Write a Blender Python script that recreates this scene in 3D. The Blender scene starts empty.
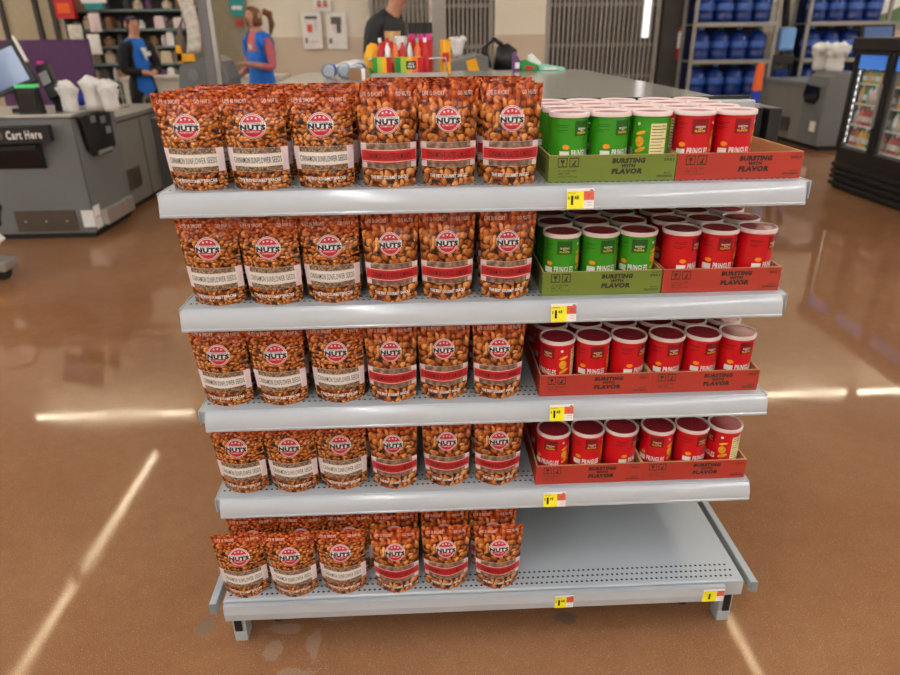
import bpy, bmesh, math, random
from mathutils import Matrix, Vector
random.seed(7)
PI = math.pi
scene = bpy.context.scene
COL = scene.collection

# ------------------------------------------------------------------ camera
FPX = 672.0
TH, RO, YA = math.radians(24.163), math.radians(-0.679), math.radians(2.192)
fwd = Vector((math.sin(YA) * math.cos(TH), math.cos(YA) * math.cos(TH), -math.sin(TH)))
rgt = Vector((math.cos(YA), -math.sin(YA), 0)); up = rgt.cross(fwd)
r2 = math.cos(RO) * rgt + math.sin(RO) * up
u2 = -math.sin(RO) * rgt + math.cos(RO) * up
cd = bpy.data.cameras.new('camera'); cam = bpy.data.objects.new('camera', cd); COL.objects.link(cam)
M = Matrix((r2, u2, -fwd)).transposed().to_4x4(); M.translation = Vector((-0.1252, -1.2525, 1.35))
cam.matrix_world = M
cd.sensor_width = 36.0; cd.lens = FPX * 36.0 / 900.0; cd.clip_start = 0.05
cd.dof.use_dof = True; cd.dof.focus_distance = 1.42; cd.dof.aperture_fstop = 3.6
scene.camera = cam

# ------------------------------------------------------------------ world, exposure, lamps' strength
w = bpy.data.worlds.new('world'); scene.world = w; w.use_nodes = True
w.node_tree.nodes['Background'].inputs[0].default_value = (0.9, 0.95, 1.0, 1)
w.node_tree.nodes['Background'].inputs[1].default_value = 0.05
scene.view_settings.view_transform = 'Standard'; scene.view_settings.look = 'None'
scene.view_settings.gamma = 1.0; scene.view_settings.use_curve_mapping = False
scene.view_settings.exposure = 0.40
LAMP = 36.0          # radiance of the bright ceiling tubes
LAMP_DIM = 17.0      # and of the dimmer far ones
CEIL = 5.0
try:
    scene.cycles.use_denoising = True
    scene.cycles.max_bounces = 8; scene.cycles.diffuse_bounces = 4; scene.cycles.glossy_bounces = 4
    scene.cycles.sample_clamp_indirect = 6.0
except Exception:
    pass

# ------------------------------------------------------------------ helpers
def S(r, g, b):
    f = lambda c: (c / 255.0 / 12.92) if c <= 10 else ((c / 255.0 + 0.055) / 1.055) ** 2.4
    return (f(r), f(g), f(b), 1.0)

class NT:
    def __init__(s, mat): s.t = mat.node_tree; s.n = s.t.nodes; s.l = s.t.links
    def new(s, kind, **kw):
        n = s.n.new(kind)
        for k, v in kw.items(): setattr(n, k, v)
        return n
    def link(s, a, b): s.l.new(a, b)
    def val(s, node, name, v):
        if hasattr(v, 'is_output'): s.link(v, node.inputs[name])
        else: node.inputs[name].default_value = v
    def math(s, op, a, b=None, c=None, clamp=False):
        n = s.new('ShaderNodeMath', operation=op, use_clamp=clamp)
        for i, v in enumerate((a, b, c)):
            if v is not None: s.val(n, i, v)
        return n.outputs[0]
    def mix(s, f, a, b, mode='MIX'):
        n = s.new('ShaderNodeMix', data_type='RGBA', blend_type=mode)
        s.val(n, 0, f); s.val(n, 6, a); s.val(n, 7, b)
        return n.outputs[2]
    def ramp(s, f, stops, interp='LINEAR'):
        n = s.new('ShaderNodeValToRGB'); n.color_ramp.interpolation = interp
        e = n.color_ramp.elements
        while len(e) < len(stops): e.new(0.5)
        for k, (p, c) in enumerate(stops):
            e[k].position = p; e[k].color = c if len(c) == 4 else (*c, 1)
        s.link(f, n.inputs[0]); return n.outputs[0]
    def noise(s, vec, scale, detail=2, rough=.5, out='Fac'):
        n = s.new('ShaderNodeTexNoise'); s.link(vec, n.inputs['Vector'])
        n.inputs['Scale'].default_value = scale; n.inputs['Detail'].default_value = detail
        n.inputs['Roughness'].default_value = rough; return n.outputs[out]
    def mrange(s, v, a, b, c=0.0, d=1.0, smooth=False):
        n = s.new('ShaderNodeMapRange', interpolation_type='SMOOTHSTEP' if smooth else 'LINEAR')
        s.link(v, n.inputs[0])
        for i, x in enumerate((a, b, c, d)): n.inputs[i + 1].default_value = x
        return n.outputs[0]

def base_mat(name):
    m = bpy.data.materials.new(name); m.use_nodes = True
    return m, NT(m), m.node_tree.nodes['Principled BSDF']

def mat(name, col, rough=0.5, metal=0.0, var=0.06, scale=14.0, bump=0.0, bscale=60.0, coat=0.0, trans=0.0, emit=None, es=0.0, alpha=None, spec=None):
    m, t, p = base_mat(name)
    tc = t.new('ShaderNodeTexCoord').outputs['Object']
    nz = t.noise(tc, scale, 3)
    c0 = tuple(max(0, x * (1 - var)) for x in col[:3]) + (1,); c1 = tuple(min(1, x * (1 + var)) for x in col[:3]) + (1,)
    t.link(t.ramp(nz, [(0.3, c0), (0.7, c1)]), p.inputs['Base Color'])
    p.inputs['Roughness'].default_value = rough; p.inputs['Metallic'].default_value = metal
    if coat: p.inputs['Coat Weight'].default_value = coat; p.inputs['Coat Roughness'].default_value = 0.08
    if trans: p.inputs['Transmission Weight'].default_value = trans
    if spec is not None: p.inputs['Specular IOR Level'].default_value = spec
    if emit: p.inputs['Emission Color'].default_value = emit; p.inputs['Emission Strength'].default_value = es
    if alpha is not None: p.inputs['Alpha'].default_value = alpha
    if bump:
        b = t.new('ShaderNodeBump'); b.inputs['Strength'].default_value = bump; b.inputs['Distance'].default_value = 0.002
        t.link(t.noise(tc, bscale, 4), b.inputs['Height']); t.link(b.outputs[0], p.inputs['Normal'])
    return m

class MB:
    def __init__(s): s.v = []; s.f = []
    def add(s, vs, fs):
        k = len(s.v); s.v += [tuple(x) for x in vs]; s.f += [tuple(i + k for i in f) for f in fs]; return s
    def box(s, x0, x1, y0, y1, z0, z1):
        return s.add([(x0, y0, z0), (x1, y0, z0), (x1, y1, z0), (x0, y1, z0), (x0, y0, z1), (x1, y0, z1), (x1, y1, z1), (x0, y1, z1)],
                     [(0, 3, 2, 1), (4, 5, 6, 7), (0, 1, 5, 4), (1, 2, 6, 5), (2, 3, 7, 6), (3, 0, 4, 7)])
    def obox(s, c, size, rot):       # oriented box: centre, size, euler
        R = Matrix.Rotation(rot[2], 3, 'Z') @ Matrix.Rotation(rot[1], 3, 'Y') @ Matrix.Rotation(rot[0], 3, 'X')
        t = MB().box(-size[0] / 2, size[0] / 2, -size[1] / 2, size[1] / 2, -size[2] / 2, size[2] / 2)
        return s.add([Vector(c) + R @ Vector(v) for v in t.v], t.f)
    def prism(s, poly, axis, d0, d1):   # poly of 2-D points in the two other axes, in order
        def P(a, b, d): return {'X': (d, a, b), 'Y': (a, d, b), 'Z': (a, b, d)}[axis]
        n = len(poly); vs = [P(a, b, d0) for a, b in poly] + [P(a, b, d1) for a, b in poly]
        return s.add(vs, [tuple(range(n))[::-1], tuple(range(n, 2 * n))] + [(i, (i + 1) % n, n + (i + 1) % n, n + i) for i in range(n)])
    def lathe(s, prof, n=24, c=(0, 0, 0), axis='Z', cap=True, sx=1.0, sy=1.0):
        vs = []
        for r, h in prof:
            for i in range(n):
                a = 2 * PI * i / n; x, y = r * math.cos(a) * sx, r * math.sin(a) * sy
                p = {'Z': (x, y, h), 'X': (h, x, y), 'Y': (x, h, y)}[axis]
                vs.append((p[0] + c[0], p[1] + c[1], p[2] + c[2]))
        fs = []
        for j in range(len(prof) - 1):
            for i in range(n):
                k = (i + 1) % n; fs.append((j * n + i, j * n + k, (j + 1) * n + k, (j + 1) * n + i))
        if cap:
            if prof[0][0] > 1e-6: fs.append(tuple(range(n))[::-1])
            if prof[-1][0] > 1e-6: fs.append(tuple((len(prof) - 1) * n + i for i in range(n)))
        return s.add(vs, fs)
    def cyl(s, c, r, h, axis='Z', n=16, r1=None):
        return s.lathe([(r, 0), (r if r1 is None else r1, h)], n, c, axis)
    def tube(s, pts, r, n=8):
        pts = [Vector(p) for p in pts]; rings = []
        for i, p in enumerate(pts):
            d = (pts[min(i + 1, len(pts) - 1)] - pts[max(i - 1, 0)]).normalized()
            a = d.cross(Vector((0, 0, 1))) if abs(d.z) < .95 else d.cross(Vector((1, 0, 0)))
            a.normalize(); b = d.cross(a); rr = r[i] if isinstance(r, (list, tuple)) else r
            rings.append([p + rr * (math.cos(2 * PI * k / n) * a + math.sin(2 * PI * k / n) * b) for k in range(n)])
        vs = [v for g in rings for v in g]; fs = []
        for j in range(len(pts) - 1):
            for i in range(n): k = (i + 1) % n; fs.append((j * n + i, j * n + k, (j + 1) * n + k, (j + 1) * n + i))
        fs += [tuple(range(n))[::-1], tuple((len(pts) - 1) * n + i for i in range(n))]
        return s.add(vs, fs)
    def ball(s, c, rx, ry=None, rz=None, n=12, m=8):
        ry = rx if ry is None else ry; rz = rx if rz is None else rz
        vs = [(c[0], c[1], c[2] - rz)]
        for j in range(1, m):
            a = PI * j / m - PI / 2
            for i in range(n):
                b = 2 * PI * i / n; vs.append((c[0] + rx * math.cos(a) * math.cos(b), c[1] + ry * math.cos(a) * math.sin(b), c[2] + rz * math.sin(a)))
        vs.append((c[0], c[1], c[2] + rz)); fs = [(0, 1 + (i + 1) % n, 1 + i) for i in range(n)]
        for j in range(m - 2):
            for i in range(n): k = (i + 1) % n; fs.append((1 + j * n + i, 1 + j * n + k, 1 + (j + 1) * n + k, 1 + (j + 1) * n + i))
        e = len(vs) - 1; fs += [(e, 1 + (m - 2) * n + i, 1 + (m - 2) * n + (i + 1) % n) for i in range(n)]
        return s.add(vs, fs)
    def grid(s, fn, nu, nv):
        vs = [fn(i / nu, j / nv) for j in range(nv + 1) for i in range(nu + 1)]
        return s.add(vs, [(j * (nu + 1) + i, j * (nu + 1) + i + 1, (j + 1) * (nu + 1) + i + 1, (j + 1) * (nu + 1) + i) for j in range(nv) for i in range(nu)])
    def mapped(s, fn):
        s.v = [tuple(fn(*v)) for v in s.v]; return s
    def mesh(s, name, m, smooth=False):
        me = bpy.data.meshes.new(name); me.from_pydata(s.v, [], s.f); me.materials.append(m)
        if smooth:
            for p in me.polygons: p.use_smooth = True
        me.update(); return me
    def build(s, name, m, parent=None, smooth=False, bevel=0.0, auto=None):
        o = bpy.data.objects.new(name, s.mesh(name, m, smooth)); COL.objects.link(o)
        if parent: o.parent = parent
        if bevel:
            b = o.modifiers.new('bevel', 'BEVEL'); b.width = bevel; b.segments = 2; b.limit_method = 'ANGLE'; b.angle_limit = 0.7
        if auto is not None:
            bm = bmesh.new(); bm.from_mesh(o.data)
            for f in bm.faces: f.smooth = True
            for e in bm.edges:
                if len(e.link_faces) == 2 and e.calc_face_angle(0) > auto: e.smooth = False
            bm.to_mesh(o.data); bm.free()
        return o

def tag(o, label, cat, group=None):
    o['label'] = label; o['category'] = cat
    if group: o['group'] = group
    return o
def thing(name, label, cat, loc=(0, 0, 0), rz=0.0, group=None):
    o = bpy.data.objects.new(name, None); o.empty_display_size = 0.05; COL.objects.link(o)
    o.location = loc; o.rotation_euler = (0, 0, rz); return tag(o, label, cat, group)
def struct(o): o['kind'] = 'structure'; return o
KIDS = {}
def dup(root, parent=None, depth=0):
    c = root.copy(); COL.objects.link(c); c.parent = parent
    if root.name not in KIDS: KIDS[root.name] = list(root.children)
    for ch in KIDS[root.name]: dup(ch, c, depth + 1)
    return c

_txt = {}
def text(body, w, h, bold=0.0, shear=0.0):
    """flat lettering as MB in x,z (centred), fitted into w by h"""
    key = (body, bold, shear)
    if key not in _txt:
        cu = bpy.data.curves.new('t', 'FONT'); cu.body = body; cu.resolution_u = 2; cu.offset = bold; cu.shear = shear
        cu.size = 1.0; cu.fill_mode = 'BOTH'; cu.align_x = 'CENTER'; cu.space_line = 0.8; cu.space_character = 1.14
        ob = bpy.data.objects.new('t', cu); COL.objects.link(ob)
        dg = bpy.context.evaluated_depsgraph_get()
        me = bpy.data.meshes.new_from_object(ob.evaluated_get(dg))
        vs = [(v.co.x, v.co.y) for v in me.vertices]; fs = [tuple(p.vertices) for p in me.polygons]
        bpy.data.objects.remove(ob); bpy.data.curves.remove(cu); bpy.data.meshes.remove(me)
        x0 = min(v[0] for v in vs); x1 = max(v[0] for v in vs); y0 = min(v[1] for v in vs); y1 = max(v[1] for v in vs)
        _txt[key] = ([((v[0] - (x0 + x1) / 2) / (x1 - x0), (v[1] - (y0 + y1) / 2) / (y1 - y0)) for v in vs], fs)
    vs, fs = _txt[key]
    return MB().add([(x * w, 0.0, y * h) for x, y in vs], fs)
def rectxz(x0, x1, z0, z1, nu=1, nv=1): return MB().grid(lambda a, b: (x0 + (x1 - x0) * a, 0, z0 + (z1 - z0) * b), nu, nv)
def shift(mb, dx, dy, dz): return mb.mapped(lambda x, y, z: (x + dx, y + dy, z + dz))
def ring(r0, r1, n=36):
    vs = []; 
    for i in range(n):
        a = 2 * PI * i / n; vs += [(r0 * math.cos(a), 0, r0 * math.sin(a)), (r1 * math.cos(a), 0, r1 * math.sin(a))]
    return MB().add(vs, [(2 * i, 2 * i + 1, (2 * i + 3) % (2 * n), (2 * i + 2) % (2 * n)) for i in range(n)])
def disc(r, n=36, rings=4):
    mb = MB(); mb.add([(0, 0, 0)] + [(r * (j + 1) / rings * math.cos(2 * PI * i / n), 0, r * (j + 1) / rings * math.sin(2 * PI * i / n)) for j in range(rings) for i in range(n)], [])
    mb.f = [(0, 1 + i, 1 + (i + 1) % n) for i in range(n)] + [(1 + j * n + i, 1 + (j + 1) * n + i, 1 + (j + 1) * n + (i + 1) % n, 1 + j * n + (i + 1) % n) for j in range(rings - 1) for i in range(n)]
    return mb
def star(r):
    vs = [(0, 0, 0)] + [((r if i % 2 == 0 else r * .42) * math.sin(i * PI / 5), 0, (r if i % 2 == 0 else r * .42) * math.cos(i * PI / 5)) for i in range(10)]
    return MB().add(vs, [(0, 1 + i, 1 + (i + 1) % 10) for i in range(10)])

# ------------------------------------------------------------------ materials
def floor_material():
    m, t, p = base_mat('polished_concrete')
    co = t.new('ShaderNodeTexCoord').outputs['Object']
    big = t.noise(co, 0.9, 5, .6); fine = t.noise(co, 320, 2, .7); mid = t.noise(co, 18, 4, .6)
    c = t.ramp(big, [(0.25, S(138, 95, 65)), (0.5, S(154, 110, 77)), (0.75, S(166, 124, 90))])
    c = t.mix(t.mrange(mid, .35, .7, 0, .25), c, S(124, 84, 60))
    vor = t.new('ShaderNodeTexVoronoi'); t.link(co, vor.inputs['Vector']); vor.inputs['Scale'].default_value = 260
    sp = t.math('MULTIPLY', t.mrange(vor.outputs['Distance'], 0.0, .35, 1, 0), t.mrange(fine, .5, .62, 0, 1))
    c = t.mix(t.math('MULTIPLY', sp, 1.0), c, S(222, 196, 170))
    c = t.mix(t.mrange(fine, .32, .46, .6, 0), c, S(92, 60, 42))
    # worn pale smears and two dirt spots by the shelf feet
    sx = t.new('ShaderNodeSeparateXYZ'); t.link(co, sx.inputs[0])
    wob = t.noise(co, 22, 4, .6)
    def spot(x, y, rx, ry, s0, s1):
        dx = t.math('DIVIDE', t.math('SUBTRACT', sx.outputs[0], x), rx); dy = t.math('DIVIDE', t.math('SUBTRACT', sx.outputs[1], y), ry)
        d = t.math('SQRT', t.math('ADD', t.math('MULTIPLY', dx, dx), t.math('MULTIPLY', dy, dy)))
        d = t.math('ADD', d, t.math('MULTIPLY', t.math('SUBTRACT', wob, .5), 2.2))
        return t.mrange(d, s0, s1, 1, 0, True)
    for a in ((-.50, -.0, .05, .02), (-.515, -.06, .022, .05), (-.42, -.05, .02, .06), (-.45, -.13, .05, .02), (-.37, .03, .05, .015)):
        c = t.mix(t.math('MULTIPLY', spot(*a, .7, 1.0), .22), c, S(186, 170, 158))
    c = t.mix(t.math('MULTIPLY', spot(-.70, .02, .03, .025, .7, 1.0), .55), c, S(120, 116, 104))
    c = t.mix(t.math('MULTIPLY', spot(.205, .0, .035, .02, .7, 1.0), .6), c, S(95, 88, 80))
    t.link(c, p.inputs['Base Color'])
    p.inputs['Roughness'].default_value = 0.16
    t.link(t.mrange(t.noise(co, 3.2, 4, .65), .35, .65, .03, .085), p.inputs['Roughness'])
    p.inputs['Specular IOR Level'].default_value = .22; p.inputs['Specular Tint'].default_value = (1, .84, .56, 1)
    b = t.new('ShaderNodeBump'); b.inputs['Strength'].default_value = .02; b.inputs['Distance'].default_value = .002
    t.link(t.noise(co, 7, 3), b.inputs['Height']); t.link(b.outputs[0], p.inputs['Normal'])
    return m

def nut_material(name, cell, seed, stretch):
    """printed photograph of nuts on glossy plastic film"""
    m, t, p = base_mat(name)
    co = t.new('ShaderNodeTexCoord').outputs['Object']
    sx = t.new('ShaderNodeSeparateXYZ'); t.link(co, sx.inputs[0])
    cx = t.new('ShaderNodeCombineXYZ'); t.link(sx.outputs[0], cx.inputs[0]); t.link(t.math('MULTIPLY', sx.outputs[2], stretch), cx.inputs[1])
    cx.inputs[2].default_value = seed
    warp = t.new('ShaderNodeVectorMath', operation='MULTIPLY_ADD')
    t.link(t.noise(cx.outputs[0], .55 / cell, 2, out='Color'), warp.inputs[0]); warp.inputs[1].default_value = (cell * 1.6,) * 3; t.link(cx.outputs[0], warp.inputs[2])
    def layer(off, cs):
        sh = t.new('ShaderNodeVectorMath', operation='ADD'); t.link(warp.outputs[0], sh.inputs[0]); sh.inputs[1].default_value = (off, off * .7, 0)
        v = t.new('ShaderNodeTexVoronoi'); v.voronoi_dimensions = '2D'; t.link(sh.outputs[0], v.inputs['Vector']); v.inputs['Scale'].default_value = 1 / cs; v.inputs['Randomness'].default_value = .85
        rn = t.new('ShaderNodeSeparateColor'); t.link(v.outputs['Color'], rn.inputs[0])
        d = t.new('ShaderNodeVectorMath', operation='SUBTRACT'); t.link(sh.outputs[0], d.inputs[0]); t.link(v.outputs['Position'], d.inputs[1])
        ds = t.new('ShaderNodeSeparateXYZ'); t.link(d.outputs[0], ds.inputs[0])
        dx = t.math('DIVIDE', ds.outputs[0], cs); dy = t.math('DIVIDE', ds.outputs[1], cs)
        an = t.math('MULTIPLY', rn.outputs[2], 6.28); ca = t.math('COSINE', an); sa = t.math('SINE', an)
        ex = t.math('ADD', t.math('MULTIPLY', dx, ca), t.math('MULTIPLY', dy, sa))
        ey = t.math('MULTIPLY', t.math('SUBTRACT', t.math('MULTIPLY', dy, ca), t.math('MULTIPLY', dx, sa)), 1.55)
        e = t.math('SQRT', t.math('ADD', t.math('MULTIPLY', ex, ex), t.math('MULTIPLY', ey, ey)))
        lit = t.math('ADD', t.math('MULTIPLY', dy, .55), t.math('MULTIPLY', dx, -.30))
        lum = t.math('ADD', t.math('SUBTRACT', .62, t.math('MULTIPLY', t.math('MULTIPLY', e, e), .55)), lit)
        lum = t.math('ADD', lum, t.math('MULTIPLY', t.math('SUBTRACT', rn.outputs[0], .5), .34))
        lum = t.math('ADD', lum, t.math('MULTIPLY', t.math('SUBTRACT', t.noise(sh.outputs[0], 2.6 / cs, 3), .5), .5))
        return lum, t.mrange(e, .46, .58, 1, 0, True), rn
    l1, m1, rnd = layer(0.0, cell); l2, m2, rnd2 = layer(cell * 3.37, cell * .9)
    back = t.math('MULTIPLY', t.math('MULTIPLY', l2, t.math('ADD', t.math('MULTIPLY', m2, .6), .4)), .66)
    lm = t.new('ShaderNodeMix', data_type='FLOAT'); t.link(m1, lm.inputs[0]); t.link(back, lm.inputs[2]); t.link(l1, lm.inputs[3]); lum = lm.outputs[0]
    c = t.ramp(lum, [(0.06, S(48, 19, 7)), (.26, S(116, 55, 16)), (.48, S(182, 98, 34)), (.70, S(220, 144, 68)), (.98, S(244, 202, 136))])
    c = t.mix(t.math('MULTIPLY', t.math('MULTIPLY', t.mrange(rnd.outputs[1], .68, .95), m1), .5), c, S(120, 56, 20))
    top = t.mrange(sx.outputs[2], .118, .168, 0, 1, True)
    red = t.ramp(lum, [(0.0, S(92, 20, 8)), (.4, S(180, 62, 22)), (.9, S(236, 124, 62))])
    c = t.mix(t.math('MULTIPLY', top, .8), c, red)
    t.link(c, p.inputs['Base Color'])
    p.inputs['Roughness'].default_value = 0.15; p.inputs['Specular IOR Level'].default_value = .6
    wr = t.new('ShaderNodeVectorMath', operation='ADD'); t.link(co, wr.inputs[0])
    oi = t.new('ShaderNodeObjectInfo'); t.link(oi.outputs['Random'], wr.inputs[1])
    mp = t.new('ShaderNodeMapping'); t.link(wr.outputs[0], mp.inputs[0]); mp.inputs['Scale'].default_value = (1, 1, .7)
    n1 = t.noise(mp.outputs[0], 26, 3, .55)
    b = t.new('ShaderNodeBump'); b.inputs['Strength'].default_value = .9; b.inputs['Distance'].default_value = .03
    t.link(n1, b.inputs['Height']); t.link(b.outputs[0], p.inputs['Normal'])
    return m

def seed_material(name, cols, cell):
    m, t, p = base_mat(name)
    co = t.new('ShaderNodeTexCoord').outputs['Object']
    v = t.new('ShaderNodeTexVoronoi'); t.link(co, v.inputs['Vector']); v.inputs['Scale'].default_value = 1 / cell
    t.link(t.ramp(v.outputs['Distance'], [(0.0, cols[0]), (.45, cols[1]), (.8, cols[2])]), p.inputs['Base Color'])
    p.inputs['Roughness'].default_value = .3; return m

MT = {}
MT['floor'] = floor_material()
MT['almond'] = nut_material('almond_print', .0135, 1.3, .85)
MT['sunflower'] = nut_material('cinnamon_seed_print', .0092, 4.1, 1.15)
MT['win_sun'] = seed_material('window_seeds', (S(200, 180, 150), S(140, 112, 84), S(60, 44, 34)), .0042)
MT['win_alm'] = seed_material('window_almonds', (S(190, 165, 140), S(140, 112, 92), S(96, 74, 60)), .010)
MT['tab'] = mat('pouch_tab', S(232, 214, 218), .3)
MT['strip_white'] = mat('strip_white', S(240, 234, 226), .3)
MT['strip_red'] = mat('strip_red', S(200, 34, 38), .3)
MT['ink'] = mat('ink_black', S(18, 16, 18), .4)
MT['ink_grey'] = mat('ink_grey', S(96, 92, 92), .4)
MT['ink_white'] = mat('ink_white', S(240, 238, 236), .35)
MT['ink_pink'] = mat('ink_pale', S(236, 200, 184), .35)
MT['logo_red'] = mat('logo_red', S(196, 30, 44), .3)
MT['steel'] = mat('painted_steel', S(172, 180, 186), .28, 0.0, .03, 3.0, spec=.6)
MT['steel_dark'] = mat('painted_steel_dark', S(128, 132, 134), .38, 0.0, .05, 3.0)
MT['channel'] = mat('price_channel_plastic', S(184, 190, 196), .14, 0.0, .03, 3.0, spec=.6)
MT['hole'] = mat('punched_hole', S(16, 16, 18), .7)
MT['rubber'] = mat('black_rubber', S(22, 22, 23), .6)
MT['black'] = mat('black_plastic', S(26, 26, 28), .45)
MT['black_gloss'] = mat('black_gloss', S(14, 14, 15), .12, coat=.3)
MT['can_red'] = mat('can_red', S(206, 10, 28), .28, 0, .03)
MT['can_green'] = mat('can_green', S(52, 148, 24), .28, 0, .03)
MT['badge_red'] = mat('badge_red', S(132, 8, 20), .3)
MT['badge_green'] = mat('badge_green', S(24, 92, 18), .3)
MT['can_line_red'] = mat('can_print_dark_red', S(120, 10, 20), .3)
MT['can_line_green'] = mat('can_print_dark_green', S(26, 100, 18), .3)
MT['chip'] = mat('chip_print', S(236, 168, 44), .35, 0, .25, 90)
MT['burst'] = mat('burst_orange', S(244, 150, 30), .35)
MT['gold'] = mat('ink_yellow', S(250, 200, 50), .35)
MT['cream'] = mat('facts_cream', S(236, 226, 168), .35)
MT['lid'] = mat('lid_plastic', S(232, 214, 210), .25, 0, .03)
MT['foil'] = mat('foil_red', S(160, 44, 54), .22, 0.0, .05)
MT['tray_red'] = mat('tray_red', S(178, 54, 38), .6, 0, .05)
MT['tray_green'] = mat('tray_green', S(112, 128, 44), .6, 0, .05)
MT['card'] = mat('cardboard', S(196, 158, 112), .75, 0, .08, 30, .2, 200)
MT['card_dark'] = mat('tray_ink', S(52, 40, 26), .6)
MT['yellow'] = mat('tag_yellow', S(252, 240, 40), .5)
MT['tag_white'] = mat('tag_white', S(246, 244, 240), .5)
MT['tag_red'] = mat('tag_red', S(232, 96, 74), .5)

# ------------------------------------------------------------------ the setting
MT['cream_wall'] = mat('wall_cream', S(240, 234, 220), .7, 0, .03, 2)
MT['tan_wall'] = mat('wall_tan', S(214, 198, 178), .7, 0, .03, 2)
MT['ceiling'] = mat('ceiling_white', S(225, 225, 222), .8, 0, .03, 2)
struct(MB().box(-12, 13, -9, 9.6, -.1, 0).build('floor', MT['floor']))
struct(MB().box(-12, 13, -9, 9.6, CEIL + .35, CEIL + .45).build('ceiling', MT['ceiling']))
struct(MB().box(-12.2, -12, -9, 9.6, 0, CEIL + .35).build('wall_left', MT['cream_wall']))
struct(MB().box(13, 13.2, -9, 9.6, 0, CEIL + .35).build('wall_right', MT['cream_wall']))
struct(MB().box(-12, 13, -9.2, -9, 0, CEIL + .35).build('wall_front', MT['cream_wall']))
wb = struct(MB().box(-12, 13, 9.6, 9.8, 0, CEIL + .35).build('wall_back', MT['cream_wall']))
MT['tube'] = mat('lamp_tube', (1, 1, 1, 1), .5, emit=(.97, .985, 1.0, 1), es=LAMP)
MT['tube_dim'] = mat('lamp_tube_dim', (1, 1, 1, 1), .5, emit=(1.0, .90, .70, 1), es=LAMP_DIM)
MT['housing'] = mat('lamp_housing', S(230, 230, 230), .5)
def strip(dim, x0, y0, x1, y1, label, cz=CEIL):
    t = thing('ceiling_light', label, 'ceiling light', ((x0 + x1) / 2, (y0 + y1) / 2, cz), group='linear lamps under the ceiling')
    L = math.hypot(x1 - x0, y1 - y0) / 2; t.rotation_euler = (0, 0, math.atan2(y1 - y0, x1 - x0))
    MB().prism([(-.07, .06), (.07, .06), (.03, .12), (-.03, .12)], 'X', -L, L).build('housing', MT['housing'], t)
    b_ = .011 if dim else .035
    MB().prism([(-b_, 0.0), (b_, 0.0), (b_ + .012, .06), (-b_ - .012, .06)], 'X', -L, L).build('tube', MT['tube_dim' if dim else 'tube'], t)
    for q in (-1, 1): MB().box(q * L * .6 - .01, q * L * .6 + .01, -.01, .01, .12, CEIL + .35 - cz).build('hanger', MT['housing'], t)
for col, x in enumerate((-4.75, 3.4, -0.7, 9.5, -10.5)):
    for k in range(6):
        if x == -0.7 and k > 2: continue
        y = -8.92 + 2.95 * k
        strip(x in (-4.75, 3.4) and k > 2, x, y, x, y + 2.68, 'linear lamp %s in the ceiling row %s' % (('farthest behind the camera', 'well behind the camera', 'just behind the camera', 'above the shelf unit', 'beyond the shelf unit', 'nearest the back wall')[k], ('left of the shelf', 'right of the shelf', 'over the camera', 'along the right wall', 'along the left wall')[col]))
for k in range(6):
    x = -7.0 + 2.95 * k
    strip(1, x, 9.25, x + 2.72, 9.25, '%s lamp of the row along the back wall' % ('leftmost', 'second', 'third', 'fourth', 'fifth', 'rightmost')[k], 4.65)

# ------------------------------------------------------------------ the shelf unit
SZ = [1.0918, .8634, .6323, .4044]; DZ = .1666
HW = .6095
SN = ['top', 'second', 'third', 'fourth', 'bottom']
def perf(n, x0, x1, ys, z, r):
    mb = MB()
    for j, y in enumerate(ys):
        for i in range(n):
            x = x0 + (x1 - x0) * (i + (.5 if j % 2 else 0)) / n
            mb.add([(x + r * math.cos(a * PI / 4), y + r * math.sin(a * PI / 4), z) for a in range(8)], [tuple(range(8))])
    return mb
g = thing('gondola_frame', 'grey steel gondola frame with base deck carrying all the shelves', 'shelf frame')
MB().box(-.605, .605, .372, .379, .1, 1.19).build('back_panel', MT['steel_dark'], g)
MB().box(-.64, .655, .366, .400, 1.185, 1.207).build('top_rail', MT['steel'], g, bevel=.003)
MB().box(-.64, .655, .400, .404, 1.195, 1.214).build('rail_gap_shade', MT['black'], g)  # black strip painting the shade of the gap behind the rail
for x in (-.585, .585):
    up_ = MB().box(x - .018, x + .018, .357, .3715, .03, 1.184).build('upright', MT['steel_dark'], g)
    mb = MB()
    for k in range(34): mb.box(x - .004, x + .004, .3562, .3569, .15 + k * .03, .165 + k * .03)
    mb.build('slot', MT['hole'], up_)['kind'] = 'stuff'
dk = MB().prism([(-.065, -.045), (-.065, -.003), (-.062, 0), (.356, 0), (.356, -.03), (.354, -.03), (.354, -.003), (-.062, -.003), (-.063, -.045)], 'X', -HW, HW)
dk.mapped(lambda x, y, z: (x, y, z + DZ))
deck = dk.build('base_deck', MT['steel'], g)
perf(100, -.597, .597, (-.049, -.031, -.013), DZ + .0004, .0031).build('perforation', MT['hole'], deck)['kind'] = 'stuff'
for s in (-1, 1):
    MB().prism([(s * .611, -.062), (s * .611, -.02), (s * .57, -.062)], 'Y', -.0655, -.06).mapped(lambda x, y, z: (x, y, z + DZ + .018)).build('deck_corner', MT['steel'], deck)
MB().prism([(-.066, -.008), (-.078, -.011), (-.080, -.030), (-.0775, -.050), (-.066, -.050)], 'X', -.609, .562).mapped(lambda x, y, z: (x, y, z + DZ)).build('price_channel', MT['channel'], deck)
MB().prism([(-.0785, -.006), (-.0795, -.012), (-.068, -.012), (-.068, -.006)], 'X', -.609, .562).mapped(lambda x, y, z: (x, y, z + DZ)).build('channel_lip', MT['steel'], deck)
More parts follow.
